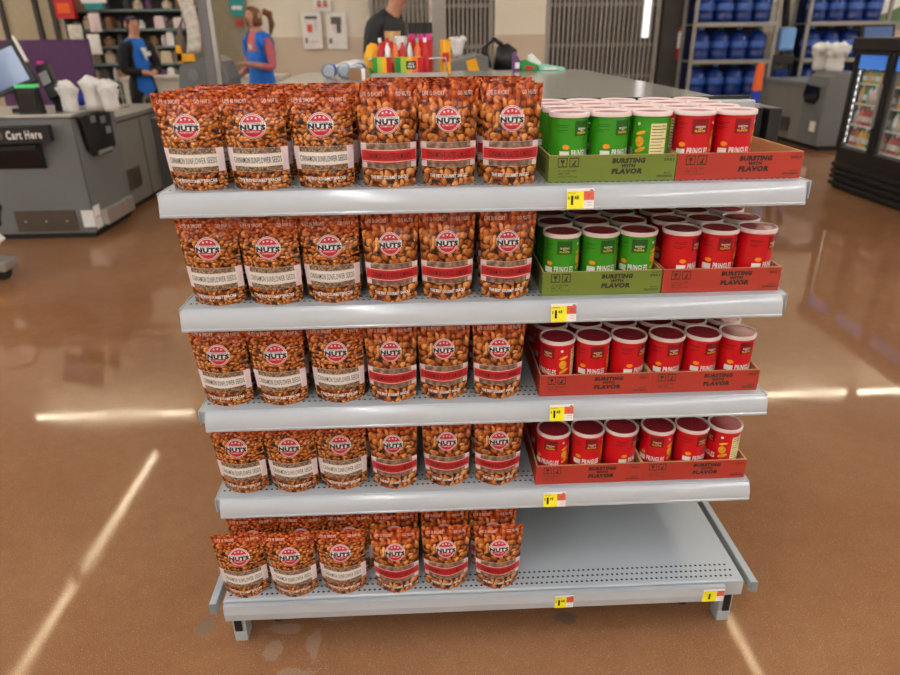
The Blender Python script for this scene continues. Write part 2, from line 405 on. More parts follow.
for s in (-1, 1):
    rl = MB().box(s * .634 - .0085, s * .634 + .0085, -.072, .34, DZ - .030, DZ - .002).build('side_rail', MT['steel'], g, bevel=.002)
    MB().box(s * .634 - .009, s * .634 + .009, -.0735, -.0725, DZ - .031, DZ - .001).build('rail_end_cap', MT['steel_dark'], rl)
    lg = MB().box(s * .598 - .016, s * .598 + .016, -.03, .34, .03, .118).box(s * .598 - .016, s * .598 + .016, -.03, .01, .0, .03).build('base_bracket', MT['steel'], g, bevel=.002)
    MB().box(s * .600 - .009, s * .600 + .009, -.034, -.0305, .035, .11).build('bracket_insert', MT['rubber'], lg, bevel=.003)
    MB().cyl((s * .52, .04, .0), .014, .03).build('leveling_foot', MT['rubber'], g)
lips = [(-.607, .598), (-.607, .598), (-.596, .609), (-.599, .610)]
for i in range(4):
    t = thing('metal_shelf', 'grey perforated steel shelf, %s of the four removable shelves' % ('topmost', 'second from top', 'third from top', 'lowest')[i], 'shelf', (0, 0, SZ[i]), group='removable gondola shelves')
    pl = MB().prism([(0, -.030), (0, -.002), (.002, 0), (.356, 0), (.356, -.03), (.354, -.03), (.354, -.002), (.002, -.003), (.0015, -.030)], 'X', -HW + .002, HW - .002).build('shelf_plate', MT['steel'], t)
    perf(100, -.597, .597, (.030, .048, .066), .0004, .0030).build('perforation', MT['hole'], pl)['kind'] = 'stuff'
    for s in (-1, 1):
        MB().prism([(-.003, -.033), (-.003, .001), (.356, .001), (.356, -.033)], 'X', s * HW - .0012, s * HW + .0012).build('end_flange', MT['steel'], t)
        MB().prism([(.01, -.034), (.328, -.034), (.328, -.085), (.30, -.085), (.01, -.042)], 'X', s * .588 - .002, s * .588 + .002).build('bracket', MT['steel_dark'], t)
    x0, x1 = lips[i]
    pc = MB().prism([(-.0005, -.004), (-.0025, -.0015), (-.0065, -.005), (-.0100, -.010), (-.0130, -.0165), (-.0152, -.024), (-.0163, -.032), (-.0165, -.0405), (-.0135, -.0415), (-.0005, -.040)], 'X', x0, x1).build('price_channel', MT['channel'], t, auto=.9)
    MB().prism([(-.0166, -.0355), (-.0182, -.0375), (-.0175, -.0415), (-.0150, -.0415)], 'X', x0, x1).build('channel_bead', MT['channel'], pc)

# ------------------------------------------------------------------ nut pouches
PH = .180
def lerp(tab, t):
    for (a, va), (b, vb) in zip(tab, tab[1:]):
        if t <= b:
            k = (t - a) / (b - a); k = k * k * (3 - 2 * k); return va + (vb - va) * k
    return tab[-1][1]
def hw(t): return lerp([(0, .0505), (.15, .0530), (.5, .0550), (1, .0585)], t)
def dep(t): return lerp([(0, .0290), (.2, .0285), (.55, .0200), (.86, .0060), (1, .0012)], t)
def mid(t): return -.020 * t
def prof(u): return max(0.0, 1 - abs(u) ** 1.7) ** .9
def psurf(x, z, off=.0005):
    t = min(1, max(0, z / PH)); u = max(-1, min(1, x / hw(t)))
    return mid(t) - dep(t) * prof(u) - off
def pouch_body():
    nu, nt = 12, 16; vs = []; fs = []
    for j in range(nt + 1):
        t = j / nt; W_ = hw(t)
        for i in range(nu + 1):
            u = -1 + 2 * i / nu; u = math.copysign(abs(u) ** .9, u); vs.append((u * W_, mid(t) - dep(t) * prof(u), t * PH))
        for i in range(1, nu):
            u = 1 - 2 * i / nu; vs.append((u * W_, mid(t) + dep(t) * prof(u) * .85, t * PH))
    n = 2 * nu
    for j in range(nt):
        for i in range(n): k = (i + 1) % n; fs.append((j * n + i, j * n + k, (j + 1) * n + k, (j + 1) * n + i))
    fs.append(tuple(range(n))[::-1]); fs.append(tuple(nt * n + i for i in range(n)))
    return MB().add(vs, fs)
def on(mb, x, z, off): return mb.mapped(lambda a, b, c: (a + x, psurf(a + x, c + z, off), c + z))
def make_pouch(kind):
    t = thing('nut_pouch', '', 'snack pouch')
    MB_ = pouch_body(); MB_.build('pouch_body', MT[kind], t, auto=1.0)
    Z = lambda f: f * PH
    sun = kind == 'sunflower'
    wb_ = hw(.3)
    band = on(rectxz(-.995, .995, 0, 1, 14, 3).mapped(lambda a, b, c: (a * hw(.2 + .25 * c), 0, Z(.195 + .25 * c))), 0, 0, .0004).build('label_band', MT['tab'], t, smooth=True)
    k = .80
    on(rectxz(-k * wb_, k * wb_, Z(.197), Z(.443), 12, 3), 0, 0, .0008).build('window', MT['win_sun' if sun else 'win_alm'], band, smooth=True)
    kk = .84 if sun else .985
    on(rectxz(-kk * wb_, kk * wb_, Z(.254), Z(.386), 14, 2), 0, 0, .0012).build('strip', MT['strip_white' if sun else 'strip_red'], band, smooth=True)
    for zz in (.262, .376):
        on(rectxz(-kk * wb_, kk * wb_, Z(zz), Z(zz + .006), 14, 1), 0, 0, .0015).build('strip_line', MT['strip_white' if not sun else 'tab'], band)
    s = 'CINNAMON SUNFLOWER SEEDS' if sun else 'CINNAMON ROASTED ALMONDS'
    on(text(s, .086, Z(.064), .006), 0, Z(.320), .0017).build('strip_lettering', MT['ink'], band)
    R_ = .0226
    lg = on(disc(R_, 40, 5), 0, Z(.665), .0006).build('logo', MT['ink_white'], t, smooth=True)
    on(ring(R_ * .90, R_ * .96, 40), 0, Z(.665), .0010).build('logo_ring', MT['logo_red'], lg)
    on(disc(R_ * .84, 40, 5), 0, Z(.665), .0010).build('logo_disc', MT['logo_red'], lg, smooth=True)
    on(rectxz(-.0235, .0235, -.0064, .0068, 8, 2), 0, Z(.665), .0014).build('logo_bar', MT['ink_white'], lg, smooth=True)
    for dx, dz in ((-.0075, .0128), (0, .0142), (.0075, .0128)):
        on(star(.0027), dx, Z(.665) + dz, .0015).build('logo_star', MT['ink_white'], lg)
    on(text('EXCEPTIONALLY', .043, .0032, .03), 0, Z(.665) + .0049, .0018).build('logo_small_lettering', MT['ink_grey'], lg)
    on(text('NUTS', .0455, .0098, .07), 0, Z(.665) - .0018, .0019).build('logo_lettering', MT['ink'], lg)
    on(text('COMPANY', .024, .0028, .01), 0, Z(.665) - .0097, .0016).build('logo_tagline', MT['ink_white'], lg)
    on(text('LIFE IS SHORT', .042, Z(.042), .012), -.0275, Z(.915), .0006).build('slogan_lettering', MT['ink_pink'], t)
    on(text('GO NUTS!', .029, Z(.042), .012), .0330, Z(.915), .0006).build('slogan_lettering', MT['ink_pink'], t)
    on(text('THE BEST GOURMET SNACKS', .074, Z(.036), .03), 0, Z(.105), .0007).build('footer_lettering', MT['ink_white'], t)
    return t
proto = {k: make_pouch(k) for k in ('sunflower', 'almond')}
used = set()
BX = [[-.543, -.426, -.306, -.186, -.075, .041], [-.540, -.425, -.309, -.191, -.080, .038], [-.555, -.438, -.315, -.200, -.090, .026],
      [-.550, -.435, -.324, -.206, -.086, .030], [-.561, -.447, -.333, -.209, -.094, .026]]
BY = [.046, .044, .047, .047, -.030]
ROWS = [5, 4, 3, 3, 4]
ORD = ['first', 'second', 'third', 'fourth', 'fifth', 'sixth']
RN = ['front', 'second', 'third', 'fourth', 'rearmost']
rng = random.Random(3)
for s in range(5):
    for r in range(ROWS[s]):
        for k in range(6):
            kind = 'sunflower' if k < 3 else 'almond'
            o = proto[kind] if kind not in used else dup(proto[kind]); used.add(kind)
            x = BX[s][k]; y = BY[s] + r * .057
            if r:
                x += rng.uniform(-.007, .007) + (.010 if k == 0 else 0); y += rng.uniform(-.002, .002)
                if s == 4 and k < 3: x += .014
            if k % 2 and r == 0: y -= .004
            o.location = (x, y, (SZ + [DZ])[s] + .0008)
            o.rotation_euler = (0, 0, rng.uniform(-.02, .02) + (.05 if s == 4 and k == 0 and r == 0 else 0) - (.05 if k == 0 and s < 4 and r == 0 else 0))
            o.scale = ((.975 if k < 3 and s == 4 else 1.005 if k < 3 else .945), 1, .95 if s == 0 and k < 3 else .975 if s < 2 and k < 3 else 1)
            o['label'] = '%s pouch, %s from left in the %s row of the %s shelf' % ('white-banded sunflower seed' if k < 3 else 'red-banded almond', ORD[k], RN[r], SN[s])
            o['group'] = 'nut pouches on the %s shelf' % SN[s]

# ------------------------------------------------------------------ chip cans and their trays
CR, CH = .0362, .1215
def wrap(mb, phi, z, off):
    r = CR + off
    return mb.mapped(lambda a, b, c: (r * math.sin(phi + a / CR), -r * math.cos(phi + a / CR), z + c))
def make_can(kind):
    t = thing('chip_can', '', 'chip can')
    MB().lathe([(CR - .002, 0), (CR, .0015), (CR, CH - .008)], 32).build('can_body', MT['can_' + kind], t, auto=.8)
    lid = MB().lathe([(CR + .0002, CH - .0095), (CR + .0026, CH - .0085), (CR + .0028, CH - .0015), (CR + .0018, CH), (CR + .0002, CH - .0002), (CR - .0010, CH - .0030), (0.0005, CH - .0034)], 32, cap=False).build('lid', MT['lid'], t, auto=.8)
    MB().lathe([(CR - .0020, CH - .0029), (.0005, CH - .0028)], 28, cap=False).build('foil_seal', MT['foil'], lid, smooth=True)
    ln = MT['can_line_' + kind]
    def P(mb, phi, z, off, name, m, par): return wrap(mb, phi, z, off).build(name, m, par)
    b = P(rectxz(-.0155, .0155, -.0135, .0135, 6, 1), 0, .0935, .0003, 'badge', MT['badge_' + kind], t)
    P(text('BURSTING', .018, .0036, .03), 0, .0930, .0006, 'badge_lettering', MT['ink_white'], b)
    P(text('WITH', .008, .0022, .03), 0, .0895, .0006, 'badge_lettering', MT['ink_white'], b)
    P(text('FLAVOR', .020, .0042, .04), 0, .0855, .0006, 'badge_lettering', MT['gold'], b)
    P(text('PRINGLES', .040, .013, .03), 0, .0485, .0005, 'brand_lettering', MT['ink_white'], t)
    c = P(disc(.0085, 20, 2).mapped(lambda x, y, z: (x, y, z * 1.15)), .95, .067, .0003, 'chip_print', MT['chip'], t)
    P(disc(.0075, 16, 2).mapped(lambda x, y, z: (x * 1.3, y, z * .42 + x * .35)), .98, .083, .0004, 'chip_print', MT['chip'], t)
    P(disc(.0085, 16, 2).mapped(lambda x, y, z: (x * 1.2, y, z * .5 + x * .5)), 1.02, .052, .0004, 'chip_print', MT['chip'], t)
    P(disc(.0030, 14, 2), .85, .099, .0003, 'round_mark', MT['ink_white'], t)
    P(disc(.0055, 12, 2).mapped(lambda x, y, z: (x * 1.25, y, z * .8)), -.85, .060, .0003, 'burst_mark', MT['burst'], t)
    P(rectxz(-.009, .009, -.006, .006, 4, 1), -.92, .046, .0003, 'white_panel', MT['ink_white'], t)
    for q, (wd, zz) in enumerate(((.026, .099), (.022, .096), (.024, .090), (.014, .087))):
        P(rectxz(-wd / 2, wd / 2, -.0007, .0007, 5, 1), -1.05 - (.026 - wd) / 2 / CR, zz, .0003, 'small_print', ln, t)
    n = P(rectxz(-.0165, .0165, -.033, .030, 6, 1), 1.95, .070, .0003, 'facts_panel', MT['cream'], t)
    P(text('Nutrition Facts', .028, .004, .02), 1.95, .0955, .0006, 'facts_lettering', MT['ink'], n)
    mb = MB()
    for q in range(9): mb.add(*(lambda m_: (m_.v, m_.f))(wrap(rectxz(-.0145, .0145 - .004 * (q % 3), -.0005 - (.0006 if q in (0, 3) else 0), .0005, 5, 1), 1.95, .090 - q * .0058, .0006)))
    mb.build('facts_lines', MT['ink'], n)
    return t
canp = {k: make_can(k) for k in ('green', 'red')}
TW, TD = .2430, .325
def make_tray(kind):
    t = thing('display_tray', '', 'cardboard tray')
    h = TW / 2; th = .003; fz = .050
    MB().box(-h, h, 0, th, 0, fz).box(-h, h, TD - th, TD, 0, fz).box(-h, -h + th, th, TD - th, 0, fz).box(h - th, h, th, TD - th, 0, fz).box(-h + th, h - th, th, TD - th, 0, .003).build('tray_body', MT['card'], t)
    m = MT['tray_' + kind]; ink = MT['card_dark']
    f = rectxz(-h, h, .0, fz - .0004).mapped(lambda a, b, c: (a, -.0006, c)).build('printed_front', m, t)
    for s in (-1, 1): MB().grid(lambda a, b: (s * (h + .0006), TD * a, fz * b), 1, 1).build('printed_side', m, t)
    fl = lambda mb, x, z, nm, o=-.0010: shift(mb, x, o, z).build(nm, ink, f)
    fl(text('BURSTING', .064, .0098, .075, .12), .030, .0388, 'tray_lettering')
    fl(text('WITH', .027, .0066, .07, .12), .030, .0292, 'tray_lettering')
    fl(text('FLAVOR', .060, .0106, .075, .12), .028, .0190, 'tray_lettering')
    for k in range(2):
        x = -.096 + k * .022
        fr = MB()
        for a in ((-.009, .009, .007, .009), (-.009, .009, -.009, -.007), (-.009, -.0075, -.007, .007), (.0075, .009, -.007, .007)):
            q = rectxz(*a); fr.add(q.v, q.f)
        if k == 0:
            q = MB().add([(-.004, 0, .005), (.004, 0, .005), (.003, 0, 0), (.0008, 0, -.0015), (.0008, 0, -.005), (.003, 0, -.006), (-.003, 0, -.006), (-.0008, 0, -.005), (-.0008, 0, -.0015), (-.003, 0, 0)], [tuple(range(10))])
        else: q = MB().add([(-.005, 0, -.006), (.004, 0, -.006), (.001, 0, -.003), (.004, 0, .003), (.002, 0, .004), (-.002, 0, -.002)], [tuple(range(6))])
        fr.add(q.v, q.f); fl(fr, x, .037, 'handling_symbol')
    for q, (s_, wd) in enumerate((('12 - 2.5 OZ CANS', .034), ('NET WT', .022), ('12 X 2.5 OZ (71 g)', .036))):
        fl(text(s_, wd, .0034, .02), -.103 + wd / 2, .0215 - q * .0055, 'small_lettering')
    fl(text('12 CT', .016, .003, .02), .108, .0455, 'small_lettering'); fl(text('2021', .020, .0048, .04), .107, .0395, 'small_lettering')
    fl(text('MADE', .014, .003, .02), .107, .0145, 'small_lettering'); fl(text('38000845', .030, .0045, .03), .101, .0088, 'small_lettering')
    for s in (-1, 1):
        mb = MB()
        for q in range(5): mb.add(*(lambda z0: ([(s * (h + .0010), .03, z0), (s * (h + .0010), .11, z0), (s * (h + .0010), .11, z0 + .0022), (s * (h + .0010), .03, z0 + .0022)], [(0, 1, 2, 3)]))(.012 + q * .006))
        mb.build('side_print', ink, t)
    return t
trayp = {k: make_tray(k) for k in ('green', 'red')}
cused, tused = set(), set()
TR = {0: [('green', .2365), ('red', .4815)], 1: [('green', .2340), ('red', .4800)], 2: [('red', .2360), ('red', .4760)], 3: [('red', .2385), ('red', .4815)]}
TY = [.030, .024, .019, .012]
# turn of each front can (0 = emblem side to the viewer)
ROT = {0: [.55, .5, -1.75, .0, .05], 1: [.0, .25, -.15, .75, .05, .72], 2: [-.75, .1, .75, .2, .3, .25], 3: [-.35, .1, .9, -.3, .45, -1.35]}
CROWS = [4, 4, 4, 3]
for s in range(4):
    for q, (kind, cx) in enumerate(TR[s]):
        o = trayp[kind] if kind not in tused else dup(trayp[kind]); tused.add(kind)
        o.location = (cx, TY[s], SZ[s] + .0008)
        side = ('left', 'right')[q]; o.scale = (.985 if s == 2 else 1, 1, 1)
        o['label'] = '%s printed cardboard tray on the %s side of the %s shelf' % ('olive green' if kind == 'green' else 'orange-red', side, SN[s]) if s < 2 else 'orange-red printed cardboard tray, %s of two on the %s shelf' % (side, SN[s])
        o['group'] = 'printed cardboard trays'
        for r in range(CROWS[s]):
            for k in range(3):
                if s == 0 and q == 1 and k == 2: continue
                c = canp[kind] if kind not in cused else dup(canp[kind]); cused.add(kind)
                idx = q * 3 + k
                a = ROT[s][idx] if r == 0 else rng.uniform(-2.5, 2.5)
                dx = -.003 if (s == 0 and q == 1) else 0
                c.location = (cx + (k - 1) * (.0785 if s != 2 else .0782) + dx + rng.uniform(-.0006, .0006), TY[s] + .0437 + r * .0792, SZ[s] + .0046)
                c.rotation_euler = (0, 0, a)
                c['label'] = '%s chip can, %s from left in %s row of the %s tray, %s shelf' % (kind, ORD[k], RN[r], (side + ' red') if s > 1 else kind, SN[s])
                c['group'] = 'chip cans on the %s shelf' % SN[s]

# ------------------------------------------------------------------ price tags
def price_tag(x, y, z, tilt, rz, big, small, label, w=.044):
    t = thing('price_tag', label, 'price tag', (x, y, z), group='price tags on the shelf edges'); t.rotation_euler = (tilt, 0, rz)
    h = .037
    MB().box(-w / 2, w / 2, -.0004, .0, -h / 2, h / 2).build('paper', MT['tag_white'], t)
    k = .62 if small else .66
    P = lambda mb, dx, dz, nm, m, o=-.0008: shift(mb, dx, o, dz).build(nm, m, t)
    P(rectxz(-w / 2, -w / 2 + k * w, -h / 2, h / 2 - .005), 0, 0, 'yellow_field', MT['yellow'], -.0006)
    P(rectxz(-w / 2 + k * w, w / 2, -.003, h / 2 - .005), 0, 0, 'red_field', MT['tag_red'], -.0006)
    P(text(big, .0045, .017, .06), -w / 2 + (.0100 if small else .016), -.003, 'price_lettering', MT['ink'])
    if small:
        P(text(small, .0085, .0072, .03), -w / 2 + .0185, .002, 'price_lettering', MT['ink'])
        P(text('$', .003, .006, .01), -w / 2 + .0035, .001, 'price_lettering', MT['ink'])
        P(text('PRINGLES', .015, .0022, .01), -w / 2 + .010, .0105, 'small_lettering', MT['ink'])
        P(rectxz(-.003, .003, -.001, .001), w / 2 - .005, .0150, 'code_mark', MT['ink'])
    mb = MB()
    for j in range(3): q = shift(rectxz(-.004, .004 - .002 * j, -.0004, .0004), w / 2 - .009, -.0008, .008 - j * .003); mb.add(q.v, q.f)
    for j in range(2): q = shift(rectxz(-.0045, .0045, -.0003, .0003), w / 2 - .008, -.0008, -.007 - j * .005); mb.add(q.v, q.f)
    mb.build('fine_print', MT['ink_grey'], t)
TT = -.16
for i, x in enumerate((.168, .150, .159, .156)):
    price_tag(x, -.0168, SZ[i] - .0205, TT, 0, '1', '48', 'yellow and red price tag reading 1 48 on the %s shelf edge' % SN[i], .051)
bpy.context.view_layer.update()
price_tag(.180, -.0805, DZ - .029, 0, 0, '1', '48', 'yellow and red price tag reading 1 48 at middle of bottom deck')
price_tag(.535, -.0805, DZ - .029, 0, 0, '1', '', 'wide yellow price tag at the right end of bottom deck', .05)
#BACKGROUND
# ------------------------------------------------------------------ back wall dressing
MT['gate'] = mat('gate_steel', S(160, 156, 150), .45, .3)
MT['gate_back'] = mat('gate_dark', S(74, 71, 69), .7)
MT['gate_tan'] = mat('gate_beige_back', S(150, 140, 124), .7)
MT['beige_door'] = mat('beige_door', S(178, 166, 138), .6)
MT['dark_trim'] = mat('dark_trim', S(52, 46, 40), .5)
MT['grey_body'] = mat('kiosk_grey', S(112, 115, 116), .45, 0, .05, 3)
MT['grey_panel'] = mat('counter_grey', S(128, 126, 120), .5, 0, .05, 3)
MT['brown_plate'] = mat('kick_plate', S(92, 82, 74), .3, .4)
MT['silver'] = mat('brushed_silver', S(196, 196, 194), .28, .7)
MT['stainless'] = mat('stainless_top', S(168, 168, 162), .17, .35, .05, 4)
MT['screen'] = mat('screen_glass', S(60, 78, 110), .15, emit=S(90, 110, 150), es=.35)
MT['green_light'] = mat('green_light', S(60, 170, 90), .4, emit=S(70, 190, 100), es=.5)
MT['white_bag'] = mat('white_plastic_bag', S(238, 238, 236), .4, 0, .03, 8, .6, 40)
MT['purple'] = mat('purple_panel', S(84, 44, 92), .55)
MT['blue_jug'] = mat('water_jug_blue', S(20, 50, 124), .15, 0, .15, 8)
MT['jug_label'] = mat('jug_label', S(54, 96, 176), .3, 0, .5, 9)
MT['blue_cap'] = mat('jug_cap', S(120, 170, 230), .4)
MT['green_cap'] = mat('jug_cap_green', S(40, 120, 70), .4)
MT['vest_blue'] = mat('vest_blue', S(20, 116, 222), .7)
MT['skin'] = mat('skin', S(206, 150, 124), .55, 0, .04)
MT['hair_dark'] = mat('hair_black', S(26, 20, 18), .5)
MT['hair_brown'] = mat('hair_brown', S(120, 78, 48), .5)
MT['cloth_black'] = mat('cloth_black', S(24, 24, 28), .8)
MT['cloth_pink'] = mat('cloth_pink', S(206, 110, 120), .8)
MT['cloth_grey'] = mat('trousers_grey', S(150, 142, 126), .8)
MT['cloth_dark'] = mat('jacket_dark', S(44, 46, 50), .7)
MT['orange'] = mat('safety_orange', S(240, 100, 20), .5)
MT['blue'] = mat('plain_blue', S(30, 70, 200), .5)
MT['teal'] = mat('teal_sign', S(20, 150, 156), .5)
MT['amber'] = mat('amber_yellow', S(250, 178, 12), .5)
MT['red'] = mat('plain_red', S(200, 24, 30), .4)
MT['green'] = mat('plain_green', S(40, 150, 70), .5)
MT['magenta'] = mat('magenta_print', S(226, 50, 150), .5)
MT['white'] = mat('plain_white', S(240, 240, 238), .5)
MT['clear'] = mat('clear_plastic', S(190, 215, 235), .08, 0, .03, alpha=.35)
MT['glass'] = mat('door_glass', S(200, 210, 212), .03, 0, .02, alpha=.10)

for k, (x0, x1) in enumerate(((-2.52, -.88), (1.0, 1.70), (4.55, 5.40), (6.3, 9.0))):
    o = MB().box(x0, x1, 9.57, 9.6, 0, 1.36).build('wainscot', MT['tan_wall'], wb)
    MB().box(x0, x1, 9.55, 9.57, 0, .14).build('baseboard', MT['dark_trim'], o)
struct(MB().box(.98, 1.72, 9.38, 9.56, 0, CEIL).build('trim_1', MT['cream_wall']))
MB().box(.975, 1.725, 9.372, 9.379, 0, 1.36).build('wainscot', MT['tan_wall'], bpy.data.objects['trim_1'])
def gate(x0, x1, y, label, back, n):
    t = thing('security_gate', label, 'security gate', (0, y, 0), group='folding security gates in the back wall')
    MB().box(x0, x1, .06, .09, 0, 2.6).build('backing', back, t)
    mb = MB()
    for i in range(n):
        x = x0 + .05 + (x1 - x0 - .1) * i / (n - 1); mb.box(x - .014, x + .014, -.02, .02, .03, 2.55)
    mb.build('bars', MT['gate'], t)['kind'] = 'stuff'
    for z in (.2, .75, 1.18, 1.72, 2.4): MB().box(x0 + .01, x1 - .01, .022, .04, z, z + .05).build('cross_rail', MT['gate'], t)
    for x in (x0, x1 - .04): MB().box(x, x + .04, -.03, .055, 0, 2.6).build('side_post', MT['gate'], t)
    MB().box(x0, x1, -.03, .055, 2.56, 2.62).build('top_rail', MT['gate'], t)
gate(.22, .96, 9.46, 'narrow grey security gate left of the cream pillar', MT['gate_back'], 11)
gate(1.74, 3.40, 9.46, 'wide grey security gate right of the cream pillar', MT['gate_back'], 24)
gate(-.82, .18, 9.46, 'pale security gate behind the man in dark jacket', MT['gate_tan'], 15)
# bright glazed doorway beyond the wide gate
t = thing('lit_doorway', 'bright narrow doorway glass seen through the wide gate', 'doorway', (3.18, 9.37, 0))
MB().box(-.05, .05, 0, .02, 1.3, 2.3).build('lit_glass', mat('lit_glass', S(235, 238, 240), .2, emit=(1, 1, 1, 1), es=.8), t)
MB().box(-.08, -.05, -.01, .03, 1.28, 2.32).build('frame', MT['gate'], t); MB().box(.05, .08, -.01, .03, 1.28, 2.32).build('frame', MT['gate'], t)
# grey column with the extinguisher
struct(MB().box(3.44, 3.86, 9.42, 9.58, 0, CEIL).build('trim_2', MT['gate_back']))
t = thing('fire_extinguisher', 'red fire extinguisher with white tag mounted on grey column', 'fire extinguisher', (3.74, 9.33, .98))
MB().lathe([(.05, 0), (.075, .02), (.075, .40), (.06, .44), (.03, .47), (.025, .49)], 20).build('cylinder', MT['red'], t, auto=.9)
MB().lathe([(.078, .17), (.078, .39)], 20, cap=False).build('tag_sleeve', MT['white'], t, smooth=True)
MB().box(-.02, .02, -.05, .03, .49, .53).obox((.0, -.06, .54), (.02, .12, .015), (.3, 0, 0)).build('valve', MT['black'], t)
MB().tube([(.02, 0, .5), (.09, 0, .48), (.11, 0, .3), (.09, 0, .15)], .012).build('hose', MT['rubber'], t, smooth=True)
MB().box(-.03, .03, .04, .087, .3, .42).build('wall_bracket', MT['gate'], t)
# posters and signs on the cream wall
def poster(x0, x1, z0, z1, label, kind):
    t = thing('wall_poster', label, 'poster', ((x0 + x1) / 2, 9.56, z0)); w_ = x1 - x0; h_ = z1 - z0
    MB().box(-w_ / 2, w_ / 2, -.03, 0, 0, h_).build('board', MT['white'], t, bevel=.004)
    def R(a, b, c, d, m, nm): MB().box(-w_ / 2 + a * w_, -w_ / 2 + b * w_, -.034, -.0305, c * h_, d * h_).build(nm, m, t)
    if kind == 0:
        R(.18, .8, .82, .90, MT['ink_grey'], 'heading'); R(.66, .78, .5, .8, MT['tab'], 'side_block'); R(.26, .52, .46, .68, MT['tag_red'], 'round_emblem'); R(.12, .24, .16, .3, MT['ink_grey'], 'caption'); R(.36, .8, .16, .22, MT['tab'], 'caption')
    elif kind == 1:
        R(.24, .76, .68, .88, MT['ink_grey'], 'photo_block'); R(.3, .5, .5, .68, MT['tab'], 'photo_block'); R(.5, .72, .44, .68, MT['ink_grey'], 'photo_block'); R(.1, .24, .16, .3, MT['ink_grey'], 'caption')
    else:
        for q in range(2):
            a = .2 + q * .34; R(a, a + .26, .3, .62, MT['tag_red'], 'red_mark'); R(a + .03, a + .22, .66, .8, MT['ink_grey'], 'grey_mark')
poster(-1.80, -1.52, 1.20, 1.68, 'left white notice board with red emblem on cream wall', 0)
poster(-1.45, -1.16, 1.19, 1.68, 'right white notice board with grey photo on cream wall', 1)
poster(-1.61, -1.36, 1.695, 1.86, 'small white sign with red marks above the notice boards', 2)
t = thing('wall_picture', 'framed green landscape poster above the drinks cooler', 'poster', (6.95, 9.56, 1.36))
MB().box(-.32, .32, -.03, 0, 0, .62).build('frame', MT['gate'], t)
MB().box(-.28, .28, -.034, -.0305, .18, .58).build('sky', MT['white'], t)
MB().add([(-.28, -.036, .12), (.28, -.036, .12), (.28, -.036, .30), (.1, -.036, .34), (-.1, -.036, .24), (-.28, -.036, .20)], [(0, 1, 2, 3, 4, 5)]).build('hills', mat('hill_green', S(96, 128, 84), .6), t)
# beige doors and merchandise wall at far left
for k, (x0, x1) in enumerate(((-7.4, -5.52), (-5.44, -5.28), (-5.22, -4.95))):
    struct(MB().box(x0, x1, 9.50, 9.58, 0, 2.6).build('door_%d' % (k + 1), MT['beige_door']))
for k, x in enumerate((-5.48, -5.25, -5.95)):
    struct(MB().box(x - .03, x + .03, 9.46, 9.57 if k < 2 else 9.495, 0, 2.6).build('trim_%d' % (k + 3), MT['dark_trim']))
struct(MB().box(-3.28, -2.56, 9.42, 9.58, 0, CEIL).build('trim_6', mat('olive_beige', S(150, 140, 116), .6)))
t = thing('merchandise_shelf', 'tall grey shelving full of goods behind the left worker', 'shelving', (-4.15, 9.05, 0))
MB().box(-.78, .86, .42, .46, 0, 2.4).build('back_panel', MT['gate_back'], t)
for z in (.35, .60, .80, 1.02, 1.24, 1.46, 1.70, 1.95): MB().box(-.78, .86, 0, .418, z, z + .03).build('shelf_board', mat('shelf_teal_grey', S(110, 128, 128), .5) if z == .35 else bpy.data.materials['shelf_teal_grey'], t)
for x in (-.8, .86): MB().box(x, x + .02, 0, .46, 0, 2.4).build('side_panel', MT['gate'], t)
gcols = [MT['white'], mat('goods_cream', S(214, 196, 170), .6), mat('goods_olive', S(120, 112, 90), .6), MT['gate_back'], MT['tab'], mat('goods_brown', S(150, 110, 80), .6), mat('goods_violet', S(110, 70, 120), .6)]
rg = random.Random(11)
gi = 0
shn = {.80: 'lowest visible', 1.02: 'second', 1.24: 'middle', 1.46: 'fourth', 1.70: 'highest visible'}
for z in (.80, 1.02, 1.24, 1.46, 1.70):
    x = -.74; k = 0
    while x < .78:
        wd = rg.uniform(.07, .17); h = rg.uniform(.10, .18)
        if rg.random() < .82:
            m = gcols[rg.randrange(len(gcols))]
            if rg.random() < .5:
                o = MB().prism([(-wd / 2, 0), (wd / 2, 0), (wd / 2, h * .8), (wd / 2 - .02, h), (-wd / 2 + .02, h), (-wd / 2, h * .8)], 'Y', -.1, .1).build('shelf_carton', m); nm = 'carton'
            else:
                o = MB().lathe([(wd / 2.6, 0), (wd / 2.2, .01), (wd / 2.2, h * .7), (wd / 4, h * .85), (wd / 4, h)], 14).build('shelf_jar', m, auto=.8); nm = 'jar'
            o.location = (-4.15 + x + wd / 2, 9.05 + .13, z + .031)
            tag(o, '%s on the %s board of the far left shelving, %s from left' % (nm, shn[z], (ORD + ['seventh', 'eighth', 'ninth', 'tenth', 'eleventh', 'twelfth', 'thirteenth', 'fourteenth', 'fifteenth'])[k]), nm, 'goods on the far left shelving'); k += 1
        x += wd + .025
def ruffle(r, h, seed, r0=.55, n=26):
    rr = random.Random(seed); prof = [(r0, 0), (r0 + .1, .25), (.78, .55), (.95, .8), (1.1, .95), (.75, 1.0), (.3, .9)]
    w1 = [rr.uniform(-1, 1) for _ in range(n)]; vs = []
    for q, (p, z) in enumerate(prof):
        for i in range(n):
            a = 2 * PI * i / n; k = r * p * (1 + (.05 + .22 * z) * w1[i] + rr.uniform(-.05, .05)); vs.append((k * math.cos(a), .8 * k * math.sin(a), h * (z + (.12 * w1[(i * 7) % n] if z > .5 else 0))))
    fs = [(j * n + i, j * n + (i + 1) % n, (j + 1) * n + (i + 1) % n, (j + 1) * n + i) for j in range(len(prof) - 1) for i in range(n)]
    fs += [tuple(range(n))[::-1], tuple((len(prof) - 1) * n + i for i in range(n))]
    return MB().add(vs, fs)
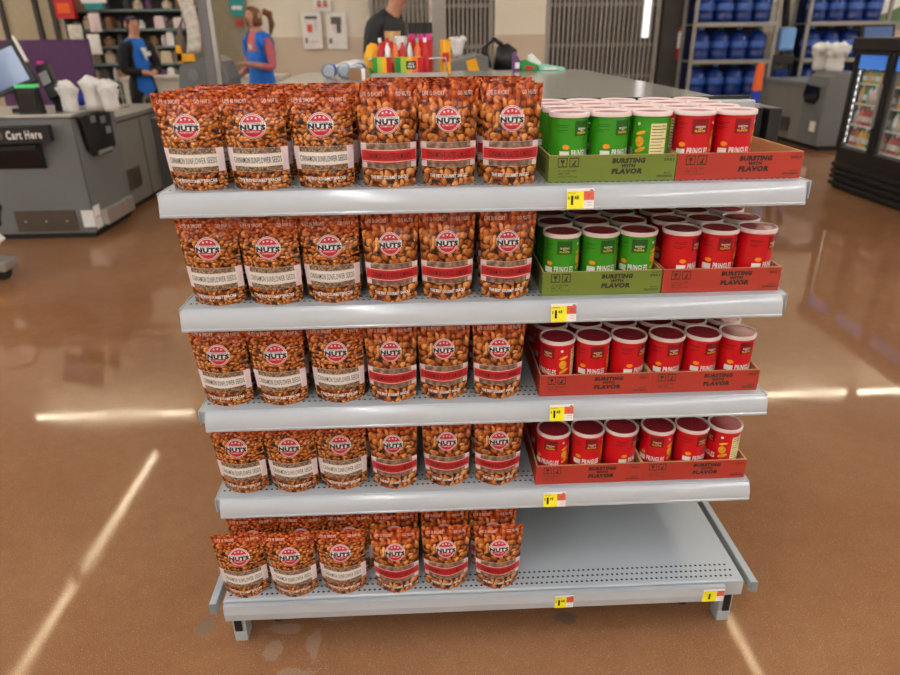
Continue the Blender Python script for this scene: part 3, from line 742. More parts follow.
def pillow(w_, h_, d_, seed):
    rr = random.Random(seed)
    def F(sg): return lambda a, b: ((a - .5) * w_ * (1 - .06 * math.sin(b * PI)), sg * d_ * (math.sin(a * PI) * math.sin(b * PI)) ** .6 + rr.uniform(-.006, .006), (b - .5) * h_)
    return MB().grid(F(-1), 8, 8).grid(F(1), 8, 8)
def crumple(r, sx, sy, sz, seed, amp=.22, n=20, m_=14):
    rr = random.Random(seed); mb = MB().ball((0, 0, 0), r, n=n, m=m_)
    mb.v = [tuple(c * (1 + rr.uniform(-amp, amp)) * s for c, s in zip(v, (sx, sy, sz))) for v in mb.v]; return mb
MT['stripe'] = mat('striped_bag', S(214, 208, 198), .5, 0, .25, 30)
for k, (x, z, r) in enumerate(((-4.72, 1.40, .115), (-4.50, 1.30, .10), (-4.44, 1.565, .09), (-4.70, 1.02, .105))):
    t = thing('hanging_bag', ('large pale striped bag hanging highest', 'pale pouch hanging between two bags', 'small pale bag hanging nearest the worker', 'cream bag hanging lowest')[k] + ' beside the left shelving', 'bag', (x, 8.86, z))
    pillow(r * 1.7, r * 2.5, r * .35, 40 + k).build('bag_body', (MT['stripe'], MT['white'], MT['tab'], gcols[1])[k], t, smooth=True)
    MB().tube([(0, .0, r * 1.2), (0, .05, r * 1.45), (0, .19, r * 1.5)], .008).build('hook', MT['gate'], t)
t = thing('red_carton', 'red printed carton stack at top of the left shelving', 'carton', (-4.80, 8.90, 1.62))
MB().box(-.12, .12, -.05, .05, 0, .26).build('box', MT['red'], t); MB().box(-.08, .08, -.056, -.051, .06, .18).build('print', MT['orange'], t); MB().box(-.015, .015, .05, .15, .1, .13).build('hook', MT['gate'], t)
t = thing('white_sign', 'white sign with teal foot above the hanging bags', 'sign', (-4.42, 8.92, 1.80))
MB().box(-.16, .16, -.02, .02, 0, .30).build('panel', MT['white'], t); MB().box(-.12, .12, -.03, .03, -.07, -.002).build('foot', MT['teal'], t); MB().box(-.012, .012, .02, .13, .05, .08).build('arm', MT['gate'], t)
t = thing('teal_sign', 'teal rounded sign hanging on olive column behind the woman', 'sign', (-2.66, 9.40, 1.64))
MB().prism([(-.10, .05), (-.06, 0), (.06, 0), (.10, .05), (.10, .5), (-.10, .5)], 'Y', -.02, .018).build('panel', MT['teal'], t); shift(disc(.05, 20, 1), 0, -.022, .28).build('emblem', MT['tab'], t); MB().box(-.07, .07, -.024, -.021, .08, .13).build('caption', MT['white'], t); MB().box(-.04, .04, -.03, .018, -.12, -.05).build('red_tab', MT['red'], t)
# ------------------------------------------------------------------ people
def person(name, label, loc, rz, H, J, mats, extra=None):
    """one continuous skinned body; J overrides joints; mats = (skin, top, trousers, shoe, sleeve)"""
    D = dict(pelvis=(0, 0, .95, .135, .10), waist=(0, 0, 1.08, .125, .095), chest=(0, 0, 1.28, .15, .105), collar=(0, .01, 1.42, .085, .07), neck=(0, .005, 1.49, .052, .052),
             jaw=(0, -.015, 1.555, .066, .072), head=(0, -.005, 1.625, .078, .095), crown=(0, .0, 1.70, .06, .07), nose=(0, -.108, 1.605, .013, .013))
    for s, n in ((-1, 'R'), (1, 'L')):
        D['sh' + n] = (s * .165, 0, 1.385, .062, .062); D['el' + n] = (s * .21, .02, 1.10, .045, .045); D['wr' + n] = (s * .20, -.10, .88, .030, .030)
        D['hip' + n] = (s * .09, 0, .88, .095, .095); D['kn' + n] = (s * .10, -.01, .50, .062, .062); D['an' + n] = (s * .10, .02, .09, .042, .042); D['toe' + n] = (s * .11, -.14, .045, .04, .036)
    for k, v in J.items(): D[k] = tuple(v) + tuple(D[k][3:])
    E = [('pelvis', 'waist'), ('waist', 'chest'), ('chest', 'collar'), ('collar', 'neck'), ('neck', 'jaw'), ('jaw', 'head'), ('head', 'crown'), ('head', 'nose')]
    for n in 'RL':
        E += [('collar', 'sh' + n), ('sh' + n, 'el' + n), ('el' + n, 'wr' + n), ('pelvis', 'hip' + n), ('hip' + n, 'kn' + n), ('kn' + n, 'an' + n), ('an' + n, 'toe' + n)]
        a = Vector(D['el' + n][:3]); b = Vector(D['wr' + n][:3]); d = (b - a).normalized(); sd = d.cross(Vector((0, 0, 1)))
        sd = sd.normalized() if sd.length > .1 else Vector((1, 0, 0)); nn = sd.cross(d)
        pm_ = b + d * .06; D['palm' + n] = (*pm_, .036, .018); E.append(('wr' + n, 'palm' + n))
        for q in range(4):
            k1 = pm_ + d * .045 + sd * (-.027 + .018 * q); k2 = k1 + d * (.045, .055, .05, .038)[q] - nn * .018
            D['f%d%s' % (q, n)] = (*k1, .0095, .0095); D['g%d%s' % (q, n)] = (*k2, .008, .008); E += [('palm' + n, 'f%d%s' % (q, n)), ('f%d%s' % (q, n), 'g%d%s' % (q, n))]
        k1 = b + d * .05 - sd * .045; D['t' + n] = (*k1, .011, .011); D['u' + n] = (*(k1 + d * .04 - sd * .012), .009, .009); E += [('palm' + n, 't' + n), ('t' + n, 'u' + n)]
    names = list(D); sc = H / 1.77
    me = bpy.data.meshes.new(name); me.from_pydata([tuple(c * sc for c in D[n][:3]) for n in names], [(names.index(a), names.index(b)) for a, b in E], [])
    ob = bpy.data.objects.new(name, me); COL.objects.link(ob)
    ob.modifiers.new('skin', 'SKIN'); ob.modifiers['skin'].use_smooth_shade = True
    for i, n in enumerate(names):
        sv = me.skin_vertices[0].data[i]; sv.radius = (D[n][3] * sc, D[n][4] * sc); sv.use_root = n == 'pelvis'
    su = ob.modifiers.new('sub', 'SUBSURF'); su.levels = 1; su.render_levels = 1
    bpy.context.view_layer.update()
    res = bpy.data.meshes.new_from_object(ob.evaluated_get(bpy.context.evaluated_depsgraph_get()))
    bpy.data.objects.remove(ob)
    res.materials.clear()
    for m in mats: res.materials.append(m)
    lab = []
    P = [Vector(D[n][:3]) * sc for n in names]
    for f in res.polygons:
        c = f.center; best = min(range(len(names)), key=lambda i: (P[i] - c).length - .6 * D[names[i]][3] * sc)
        n = names[best]; lab.append(n)
        k = 0
        if n in ('pelvis', 'waist', 'chest', 'collar', 'shR', 'shL'): k = 1
        elif n[:2] == 'el': k = 4
        elif n[:3] == 'hip' or n[:2] == 'kn': k = 2
        elif n[:2] == 'an': k = 2
        elif n[:3] == 'toe': k = 3
        f.material_index = k; f.use_smooth = True
    root = thing(name, label, 'person', loc, rz)
    body = bpy.data.objects.new('body', res); COL.objects.link(body); body.parent = root
    def shell(nm, m, test, off):
        idx = [i for i, f in enumerate(res.polygons) if test(lab[i], f.center / sc)]
        vm = {}; vs = []; fs = []
        for i in idx:
            f = []
            for v in res.polygons[i].vertices:
                if v not in vm: vm[v] = len(vs); vv = res.vertices[v]; vs.append(tuple(vv.co + vv.normal * off))
                f.append(vm[v])
            fs.append(tuple(f))
        if fs:
            o = MB().add(vs, fs).build(nm, m, root, smooth=True); sd_ = o.modifiers.new('solid', 'SOLIDIFY'); sd_.thickness = .006
        return
    hz = D['head']
    hx, hy, hz = D['head'][:3]
    for s in (-1, 1):
        MB().ball(((hx + s * .032) * sc, (hy - .086) * sc, (hz + .008) * sc), .006 * sc).build('eye', MT['hair_dark'], root)
        MB().ball(((hx + s * .083) * sc, (hy + .005) * sc, (hz - .005) * sc), .012 * sc, .02 * sc, .03 * sc).build('ear', MT['skin'], root)
    MB().ball((hx * sc, (hy - .082) * sc, (hz - .062) * sc), .022 * sc, .008 * sc, .006 * sc).build('mouth', MT['cloth_pink'], root)
    if extra: extra(root, shell, sc)
    return root
def w1(root, shell, sc):
    shell('hair', MT['hair_dark'], lambda n, c: n in ('head', 'crown', 'jaw') and (c.y > -.03 or c.z > 1.668), .016)
    shell('cardigan', MT['cloth_black'], lambda n, c: (n in ('pelvis', 'waist', 'chest', 'shR', 'shL', 'elR', 'elL', 'wrR', 'wrL', 'collar', 'hipR', 'hipL') and (c.y > -.03 or abs(c.x) > .085) and c.z > .72 and c.z < 1.42 and not (n[:2] == 'wr' and c.y < -.22)), .012)
    MB().box(.03 * sc, .09 * sc, -.142 * sc, -.138 * sc, 1.28 * sc, 1.33 * sc).build('name_badge', MT['white'], root)
    MB().add([(-.03 * sc, -.145 * sc, 1.37 * sc), (.045 * sc, -.14 * sc, 1.37 * sc), (.03 * sc, -.142 * sc, 1.22 * sc)], [(0, 1, 2)]).build('white_collar', MT['white'], root)
person('person', 'worker in black cardigan over blue vest, hands clasped, far left', (-3.25, 7.0, 0), .85, 1.64,
       dict(elR=(-.22, -.03, 1.12), elL=(.22, -.03, 1.12), wrR=(-.07, -.19, 1.10), wrL=(.07, -.19, 1.10)),
       (MT['skin'], MT['vest_blue'], MT['cloth_grey'], MT['black'], MT['cloth_black']), w1)
def w2(root, shell, sc):
    shell('hair', MT['hair_brown'], lambda n, c: n in ('head', 'crown', 'jaw', 'nose') and (c.y > -.04 or c.z > 1.668), .018)
    MB().tube([(0, .11 * sc, 1.66 * sc), (.02, .17 * sc, 1.64 * sc), (.03, .18 * sc, 1.54 * sc), (.03, .15 * sc, 1.44 * sc)], [.03, .035, .03, .012]).build('ponytail', MT['hair_brown'], root, smooth=True)
    shell('vest', MT['vest_blue'], lambda n, c: n in ('pelvis', 'waist', 'chest', 'collar', 'hipR', 'hipL', 'shR', 'shL') and c.z > .82 and c.z < 1.46 and abs(c.x) < .185 and not (c.y < 0 and c.z > 1.22 and abs(c.x) < (c.z - 1.2) * .35), .016)
    MB().box(.05 * sc, .11 * sc, -.150 * sc, -.145 * sc, 1.30 * sc, 1.35 * sc).build('name_badge', MT['white'], root)
person('person', 'woman in bright blue vest over pink shirt with ponytail', (-1.74, 6.2, 0), -.75, 1.70,
       dict(elR=(-.23, .03, 1.13), wrR=(-.24, -.13, 1.03), elL=(.24, .0, 1.12), wrL=(.14, -.20, 1.16)),
       (MT['skin'], MT['cloth_pink'], MT['cloth_grey'], MT['black'], MT['cloth_pink']), w2)
def w3(root, shell, sc):
    shell('hair', MT['hair_dark'], lambda n, c: n in ('head', 'crown') and (c.y > .0 or c.z > 1.67), .01)
    shell('jacket', MT['cloth_dark'], lambda n, c: n in ('pelvis', 'waist', 'chest', 'collar', 'shR', 'shL', 'elR', 'elL', 'hipR', 'hipL') and c.z > .8 and c.z < 1.47, .022)
person('person', 'man in dark grey jacket bending over behind the candy display', (-.42, 5.5, 0), .95, 1.86,
       dict(chest=(0, -.03, 1.28), collar=(0, -.05, 1.41), neck=(0, -.085, 1.475), jaw=(0, -.125, 1.525), head=(0, -.13, 1.60), crown=(0, -.12, 1.67), nose=(0, -.232, 1.57), wrR=(-.18, -.22, .95), wrL=(.18, -.22, .95)),
       (MT['skin'], MT['cloth_dark'], MT['cloth_black'], MT['black'], MT['cloth_dark']), w3)
# ------------------------------------------------------------------ left self-checkout
t = thing('checkout_kiosk', 'dark grey self-checkout kiosk with black plinth at left', 'checkout kiosk', (-2.55, 3.75, 0))
MB().prism([(-1.5, .04), (-.02, .04), (0, .06), (0, .84), (-.03, .86), (-1.5, .86)], 'Y', 0, .70).build('cabinet', MT['grey_body'], t, bevel=.006)
MB().box(-1.5, -.03, .02, .70, 0, .045).build('plinth', MT['rubber'], t)
MB().box(-1.5, .005, -.012, .71, .8605, .885).build('worktop', MT['silver'], t, bevel=.005)
MB().box(-.008, -.004, -.003, -.0005, .06, .84).build('panel_seam', MT['black'], t)
k = MB().box(-.57, -.13, -.006, -.0005, .06, .215).build('kick_plate', MT['brown_plate'], t)
for x in (-.5, -.35, -.2): MB().cyl((x, -.0125, .135), .006, .006, 'Y', 10).build('screw', MT['silver'], k)
sp_ = MB().prism([(.04, .86), (.56, .86), (.55, .60), (.45, .56), (.17, .57), (.10, .62)], 'X', .0015, .03).build('scanner_window', MT['black_gloss'], t, bevel=.008)
for y, z in ((.2, .8), (.36, .78), (.42, .70)): MB().box(.0305, .034, y, y + .08, z, z + .05).build('scanner_key', MT['steel_dark'], sp_)
MB().box(.0305, .036, .22, .46, .575, .60).build('scanner_lip', MT['silver'], sp_)
MB().prism([(.10, .07), (.10, .19), (.62, .19), (.62, .07)], 'X', .002, .05).build('bumper', MT['silver'], t, bevel=.01)
lb = MB().box(.0015, .004, -.0, .10, .07, .235).build('notice_label', MT['white'], t); MB().box(.0042, .006, .01, .09, .15, .156).build('notice_line', MT['tag_red'], lb)
MB().box(-.09, -.002, -.004, -.0005, .085, .21).build('notice_label', MT['white'], t)
sg = MB().obox((-.37, -.092, .765), (.46, .10, .105), (0, 0, .20)).build('cart_sign', MT['black'], t)
text('Cart Here', .22, .058, .03).mapped(lambda x, y, z: (-.285 + x * math.cos(.2), -.129 + x * math.sin(.2), .765 + z)).build('sign_lettering', MT['ink_white'], sg)
shift(MB().box(-.03, .03, -.001, .001, -.02, .02).box(-.022, .022, -.002, -.0012, -.03, -.024), -.44, -.160, .765).build('cart_symbol', MT['ink_grey'], sg)
MB().prism([(-.10, .66), (-.10, .69), (-.012, .69), (-.012, .52)], 'X', -.72, -.245).build('cart_recess', MT['black'], t)
t = thing('touch_screen', 'tilted black touch screen with blue display on left kiosk', 'screen', (-2.96, 3.87, .886))
MB().box(-.05, .05, .0, .08, 0, .03).obox((0, .05, .09), (.04, .04, .16), (.1, 0, 0)).build('stand', MT['black'], t)
s_ = MB().obox((-.03, .02, .285), (.31, .035, .30), (-.32, -.36, .25)).build('bezel', MT['black'], t, bevel=.006)
MB().obox((-.034, -.0015, .285), (.25, .004, .24), (-.32, -.36, .25)).build('display', MT['screen'], s_)
MB().obox((.088, .045, .415), (.016, .03, .18), (-.32, -.36, .25)).build('edge_strip', MT['white'], s_)
t = thing('card_reader', 'black card reader standing right of the touch screen', 'card reader', (-2.745, 3.95, .886))
b = MB().obox((0, 0, .20), (.09, .04, .24), (-.35, -.4, 0)).box(0, .06, -.01, .05, 0, .12).build('reader_body', MT['black'], t); MB().obox((-.01, -.030, .225), (.065, .004, .09), (-.35, -.4, 0)).build('reader_display', MT['steel_dark'], b); MB().box(-.065, -.03, .02, .05, .315, .335).build('red_light', MT['magenta'], b)
t = thing('bottle_scanner', 'black barcode scanner box with green lit top edge', 'scanner', (-2.83, 3.79, .886))
MB().prism([(-.075, 0), (.075, 0), (.06, .17), (-.06, .17)], 'Y', -.02, .05).build('scanner_body', MT['black'], t); MB().box(-.055, .055, -.024, -.0205, .03, .14).build('scan_glass', MT['black_gloss'], t); MB().box(-.064, .064, -.026, .052, .1705, .19).build('light_edge', MT['green_light'], t)
for k, (x, y, z, r) in enumerate(((-2.615, 3.90, .8865, .082), (-2.475, 3.97, .8865, .088), (-2.335, 3.92, .8865, .084))):
    t = thing('bag_bundle', ('left', 'middle', 'right')[k] + ' bundle of white plastic bags on the left kiosk', 'plastic bags', (x, y, z), group='white bag bundles on the left kiosk')
    ruffle(r * .8, .16 + .03 * (k % 2), 5 + k, .75).build('bag_stack', MT['white_bag'], t, smooth=True)
    crumple(r * .74, 1.05, .9, .7, 35 + k, .30, 13, 9).mapped(lambda a, b, c: (a, b, c + .165 + .02 * (k % 2))).build('bag_top', MT['white_bag'], t, smooth=True)
t = thing('bag_carousel', 'grey metal bag stand on the end of the left kiosk', 'bag stand', (-2.48, 3.95, .8865))
MB().box(-.10, .16, .15, .25, -.001, .012).build('stand_plate', MT['silver'], t); MB().tube([(-.08, .2, .012), (-.08, .2, .16), (.14, .2, .16), (.14, .2, .012)], .006).build('stand_wire', MT['silver'], t)
t = thing('bag_ties', 'small blue plastic bag lying behind the white bags', 'plastic bag', (-2.74, 4.25, .945)); crumple(.06, 1.6, .7, .8, 77).build('blue_bag', MT['blue'], t, smooth=True)
t = thing('bagging_counter', 'long grey bagging counter behind the left kiosk', 'counter', (-2.62, 4.47, 0))
MB().box(-1.2, 0, 0, 1.4, .05, .74).build('cabinet', MT['grey_panel'], t); MB().box(-1.2, -.03, .01, 1.4, 0, .05).build('plinth', MT['rubber'], t)
MB().box(-1.2, .015, 0, 1.41, .7405, .775).build('worktop', MT['grey_panel'], t); MB().box(.0005, .006, .005, 1.4, .725, .7395).build('black_edge', MT['rubber'], t)
for y in (.12, .86): MB().box(.0005, .006, y, y + .3, .17, .34).build('kick_plate', MT['brown_plate'], t)
for y in (.62, 1.3): MB().box(.0005, .003, y - .006, y + .006, .05, .72).build('panel_seam', MT['black'], t)
t = thing('purple_screen', 'plain purple divider panel behind the left kiosk', 'divider panel', (-3.66, 6.05, 0))
MB().box(-.62, .28, 0, .04, .12, 1.36).build('panel', MT['purple'], t); MB().box(.2805, .31, -.004, .044, .0, 1.362).build('post', MT['purple'], t)
MB().box(-.6, -.55, -.15, .19, 0, .119).build('foot', MT['black'], t); MB().box(.18, .23, -.15, .19, 0, .119).build('foot', MT['black'], t)
t = thing('bagging_terminal', 'tall grey checkout terminal with silver pole right of the worker', 'checkout terminal', (-2.03, 5.25, 0))
MB().prism([(-.26, 0), (.20, 0), (.20, 1.02), (.15, 1.17), (.03, 1.22), (-.10, 1.20), (-.22, 1.12), (-.26, .9)], 'Y', 0, .45).build('cabinet', MT['grey_body'], t, bevel=.01)
MB().box(.04, .11, -.06, -.001, .5, 2.1).build('pole', mat('pole_grey', S(126, 124, 130), .4), t); MB().box(.1105, .15, -.04, -.0, .9, 1.9).build('pole_edge', MT['silver'], t)
MB().cyl((-.10, -.012, 1.06), .05, .011, 'Y', 20).build('speaker_disc', MT['steel_dark'], t)
MB().box(-.21, -.17, -.03, -.001, 1.16, 1.30).box(-.21, -.06, -.03, -.001, 1.17, 1.235).build('yellow_tag', MT['amber'], t)
MB().tube([(-.17, .1, 1.2), (-.19, .08, 1.42), (-.12, .06, 1.56), (.0, .04, 1.6)], .022).build('scanner_cable', MT['gate'], t, smooth=True)
t = thing('paper_roll', 'pale draped receipt paper hanging on the tall grey terminal', 'paper', (-2.06, 5.16, 1.30)); MB().grid(lambda a, b: (-.07 + .12 * a + .02 * math.sin(b * 4), .02 * math.sin(a * 6 + b * 3), -.06 + .44 * b), 6, 8).build('paper_sheet', MT['stripe'], t, smooth=True).modifiers.new('s', 'SOLIDIFY').thickness = .01
t = thing('service_desk', 'low pale service desk between worker and woman', 'desk', (-2.5, 7.3, 0)); MB().box(-1.1, .75, 0, .5, 0, .90).build('cabinet', MT['cream_wall'], t); MB().box(-1.12, .77, -.02, .52, .9005, .95).build('worktop', MT['stripe'], t)
t = thing('mobility_cart', 'grey bumper and black wheel of a cart cut by left edge', 'cart', (-2.78, 2.78, 0))
MB().box(-.35, .13, -.06, .10, .075, .14).build('bumper', MT['gate'], t, bevel=.012); MB().box(.04, .10, -.064, -.0605, .09, .13).build('yellow_label', MT['amber'], t); MB().box(.075, .1, -.066, -.0645, .09, .11).build('red_label', MT['red'], t)
MB().lathe([(.02, -.018), (.055, -.018), (.06, 0), (.055, .018), (.02, .018)], 18, (.05, .03, .06), 'Y').build('wheel', MT['rubber'], t, auto=.9)
MB().obox((-.02, .02, .30), (.16, .14, .30), (0, .4, 0)).build('seat_post', MT['black'], t, bevel=.02); MB().tube([(.02, 0, .28), (.14, 0, .36), (.17, 0, .46), (.10, 0, .56), (-.05, 0, .6)], .012).build('cable', MT['rubber'], t, smooth=True); MB().obox((.11, -.02, .27), (.07, .03, .05), (0, -.7, 0)).build('white_plug', MT['white'], t)
# ------------------------------------------------------------------ island behind the shelf
t = thing('counter_island', 'grey counter island with glossy steel top behind the shelf unit', 'counter', (0, 0, 0))
MB().box(-.66, .66, .44, 2.25, .06, 1.165).build('cabinet', MT['grey_panel'], t); MB().box(-.64, .64, .44, 2.23, 0, .06).build('plinth', MT['rubber'], t); MB().box(-.68, .68, .42, 2.28, 1.166, 1.194).build('worktop', MT['stainless'], t, bevel=.004)
for s in (-1, 1):
    for q, (xa, yb) in enumerate(((.665, .49), (.705, .505), (.742, .485))):
        f = MB().box(s * xa if s > 0 else -xa - .033, s * xa + .033 if s > 0 else -xa, yb - .02, yb + .10, .96, 1.178).build('side_fin', MT['black'], t, bevel=.003)
    MB().box(*((.66, .78) if s > 0 else (-.78, -.66)), .50, .58, .955, .959).build('fin_shelf', MT['black'], t)
    MB().box(*((.69, .72) if s > 0 else (-.72, -.69)), .475, .59, 1.1785, 1.188).build('fin_cap', MT['gate'], t)
TZ = 1.1945
t = thing('wire_tray', 'silver wire display tray holding the candy boxes', 'tray', (-.17, 1.72, TZ)); MB().box(-.17, .16, -.06, .12, .0, .006).box(-.17, .16, -.064, -.0605, 0, .022).build('tray_base', MT['silver'], t); MB().tube([(-.168, -.05, .022), (-.168, .1, .07), (.158, .1, .07), (.158, -.05, .022)], .004).build('tray_rail', MT['silver'], t)
def candy_box(x, y, w_, h_, cols, label, words):
    t = thing('candy_box', label, 'candy box', (x, y, TZ + .0075), group='candy boxes on the wire tray')
    b = MB().box(-w_ / 2, w_ / 2, 0, .07, 0, h_).build('carton', cols[1], t)
    n = len(cols)
    for i, c in enumerate(cols): MB().box(-w_ / 2 + w_ * i / n, -w_ / 2 + w_ * (i + 1) / n, -.002, -.0005, 0, h_).build('print_panel', c, b)
    if words:
        MB().box(-.012, .028, -.0035, -.0022, h_ * .38, h_ * .80).build('word_plate', MT['hair_dark'], b); shift(text(words, .030, h_ * .28, .03), .008, -.0042, h_ * .59).build('word_lettering', MT['ink_white'], b)
        shift(disc(.022, 18, 1).mapped(lambda x, y, z: (x, y, max(z, 0) * .5)), .008, -.004, .0).build('white_swoosh', MT['ink_white'], b)
MT['lime'] = mat('lime_print', S(170, 200, 60), .5); MT['mint'] = mat('mint_print', S(150, 214, 190), .5); MT['dkgreen'] = mat('dark_green_print', S(16, 130, 50), .5); MT['org2'] = mat('orange_print', S(240, 120, 60), .5)
candy_box(-.165, 1.685, .115, .072, [MT['dkgreen'], MT['lime'], MT['amber'], MT['org2'], MT['red']], 'green to red mint box with black and white word plate', 'tic\ntac')
candy_box(-.275, 1.69, .075, .072, [MT['green'], MT['lime'], MT['amber'], MT['red']], 'shorter green to red candy box left of the mint box', '')
for k in range(7):
    x = -.285 + .031 * k
    t = thing('candy_bottle', '%s red and silver candy bottle from left behind the candy boxes' % (ORD + ['seventh'])[k], 'candy bottle', (x, 1.80, TZ + .0075), group='candy bottles behind the candy boxes')
    MB().lathe([(.010, 0), (.014, .01), (.014, .09 + .01 * (k % 2)), (.006, .115), (.006, .125)], 12).build('bottle', (MT['red'], MT['silver'], MT['org2'])[k % 3], t, auto=.8); MB().cyl((0, 0, .1255), .007, .018, n=10).build('cap', (MT['white'], MT['red'], MT['silver'])[k % 3], t)
for k in range(3):
    t = thing('pink_candy_pack', '%s pink and black candy pack of the row at back of tray' % ('left', 'middle', 'right')[k], 'candy pack', (-.150 + .034 * k, 1.845, TZ + .0075), group='pink candy packs'); MB().box(-.015, .015, 0, .02, 0, .135).build('stand_card', MT['red'], t); MB().prism([(-.014, .1355), (.014, .1355), (.012, .158), (-.012, .158)], 'Y', -.002, .02).build('pink_label', MT['magenta'], t); MB().box(-.016, .016, -.003, .021, .1585, .20).build('black_top', MT['hair_dark'], t)
for k, (x, y, w_, h_, m, l_) in enumerate(((-.255, 1.885, .06, .13, 'red', 'red'), (-.20, 1.90, .055, .15, 'white', 'white'), (-.235, 1.925, .07, .17, 'card', 'brown'), (-.325, 1.93, .06, .10, 'green', 'green'), (-.14, 1.90, .05, .12, 'org2', 'orange'), (-.01, 1.87, .045, .135, 'amber', 'yellow'))):
    t = thing('candy_bag', '%s glossy candy bag standing behind the candy bottles' % l_, 'candy bag', (x, y, TZ + .0075 + h_ / 2), group='candy bags behind the bottles'); pillow(w_, h_, .010, 60 + k).build('bag', MT[m], t, smooth=True); MB().box(-w_ * .3, w_ * .3, -.016, -.0125, -h_ * .15, h_ * .12).build('print', (MT['white'], MT['red'], MT['white'], MT['amber'], MT['white'], MT['red'])[k], t)
t = thing('yellow_candy_bag', 'crumpled yellow candy bag at left of the candy bottles', 'candy bag', (-.318, 1.85, TZ + .068)); crumple(.05, .75, .5, 1.2, 21, .2).build('bag', MT['amber'], t, smooth=True)
for k in range(3):
    t = thing('water_bottle', '%s clear blue bottle lying on the counter island' % ('leftmost', 'middle', 'rightmost')[k], 'water bottle', (-.50 + k * .062, 1.72, TZ + .029), group='lying water bottles'); MB().lathe([(.018, 0), (.028, .012), (.028, .12), (.012, .16), (.012, .17)], 14, (0, 0, 0), 'Y').build('bottle', MT['clear'], t, auto=.8); MB().lathe([(.0286, .02), (.0286, .1)], 14, (0, 0, 0), 'Y', cap=False).build('blue_label', MT['blue_cap'] if k % 2 else MT['blue'], t, smooth=True); MB().cyl((0, .1705, 0), .013, .015, 'Y', 12).build('cap', MT['white'], t)
t = thing('white_wrapper', 'crumpled white wrapper lying behind the water bottles', 'wrapper', (-.40, 1.93, TZ + .034)); crumple(.05, 1.8, .8, .55, 31, .2).build('wrapper', MT['white_bag'], t, smooth=True)
t = thing('gum_box', 'small brown box with green end beside the water bottles', 'box', (-.375, 1.63, TZ)); MB().box(-.03, .05, 0, .05, 0, .042).build('carton', gcols[5], t); MB().box(.0505, .055, -.001, .051, 0, .043).build('green_end', MT['green'], t); MB().box(.02, .035, -.002, -.0005, .0, .042).build('white_stripe', MT['white'], t)
for k, (x, w_, h_, m, l_) in enumerate(((.34, .05, .085, 'goods_violet', 'violet candy wrapper leaning at left of the candy pile'), (.40, .10, .05, 'plain_green', 'green candy wrapper at front of the candy pile'), (.50, .14, .03, 'mint_print', 'pale green flat candy wrapper at right of candy pile'), (.43, .07, .075, 'plain_white', 'white candy wrapper at back of the candy pile'))):
    t = thing('candy_wrapper', l_, 'candy wrapper', (x, 2.16 + .03 * (k == 3), TZ), group='candy pile on the island'); MB().prism([(-w_ / 2, 0), (w_ / 2, 0), (w_ / 2 - .01, h_ * .5), (-w_ / 4, h_), (-w_ / 2, h_ * .9)], 'Y', -.012, .012).build('wrapper', bpy.data.materials[m], t, bevel=.003); MB().box(-w_ / 4, w_ / 6, -.015, -.0125, h_ * .15, h_ * .45).build('print', (MT['white'], MT['red'], MT['white'], MT['tab'])[k], t)
# register beyond the island
t = thing('register_stand', 'grey register stand with yellow tag beyond the island', 'register', (.24, 3.55, 0))
MB().box(-.20, .40, 0, .5, 0, 1.05).build('cabinet', MT['grey_panel'], t); MB().prism([(-.19, 1.0505), (.10, 1.0505), (.10, 1.22), (.02, 1.245), (-.19, 1.18)], 'Y', .0, .3).build('terminal', MT['grey_body'], t, bevel=.01); MB().box(.12, .36, .05, .35, 1.0505, 1.13).build('drawer', MT['steel_dark'], t)
MB().prism([(-.055, 1.20), (.01, 1.215), (.035, 1.14), (.0, 1.09), (-.03, 1.10)], 'Y', -.012, -.001).build('yellow_tag', MT['amber'], t)
t = thing('black_handset', 'black handset and cable heap on the register stand', 'handset', (.46, 3.72, 1.1305)); MB().prism([(-.07, 0), (.09, 0), (.08, .13), (.02, .17), (-.05, .15)], 'Y', -.05, .05).build('heap', MT['black'], t, smooth=True); MB().tube([(-.1, 0, .02), (-.14, -.03, .14), (-.08, -.05, .2), (-.02, -.04, .16)], .018).build('handset', MT['black'], t, smooth=True)
t = thing('white_bag_small', 'small white bag on top of the register terminal', 'bag', (.14, 3.72, 1.285)); ruffle(.05, .12, 61).mapped(lambda a, b, c: (a, b, c - .065)).build('bag', MT['white_bag'], t, smooth=True)
t = thing('brown_box', 'small brown box behind the white bag on register', 'box', (.08, 3.92, 1.051)); MB().box(-.06, .06, 0, .1, 0, .19).build('carton', MT['card'], t); MB().box(-.01, .01, -.002, -.0005, 0, .19).build('tape', gcols[1], t)
t = thing('metal_post', 'plain light grey metal post rising left of the register', 'post', (.085, 6.0, 0)); MB().box(-.065, .065, -.04, .04, 0, 3.2).build('post', mat('post_grey', S(168, 166, 160), .5), t, bevel=.006); MB().box(-.1, .1, -.08, .08, 0, .02).build('base_plate', MT['gate'], t); MB().box(-.10, -.066, -.03, .03, 1.35, 1.75).build('white_box', MT['stripe'], t)
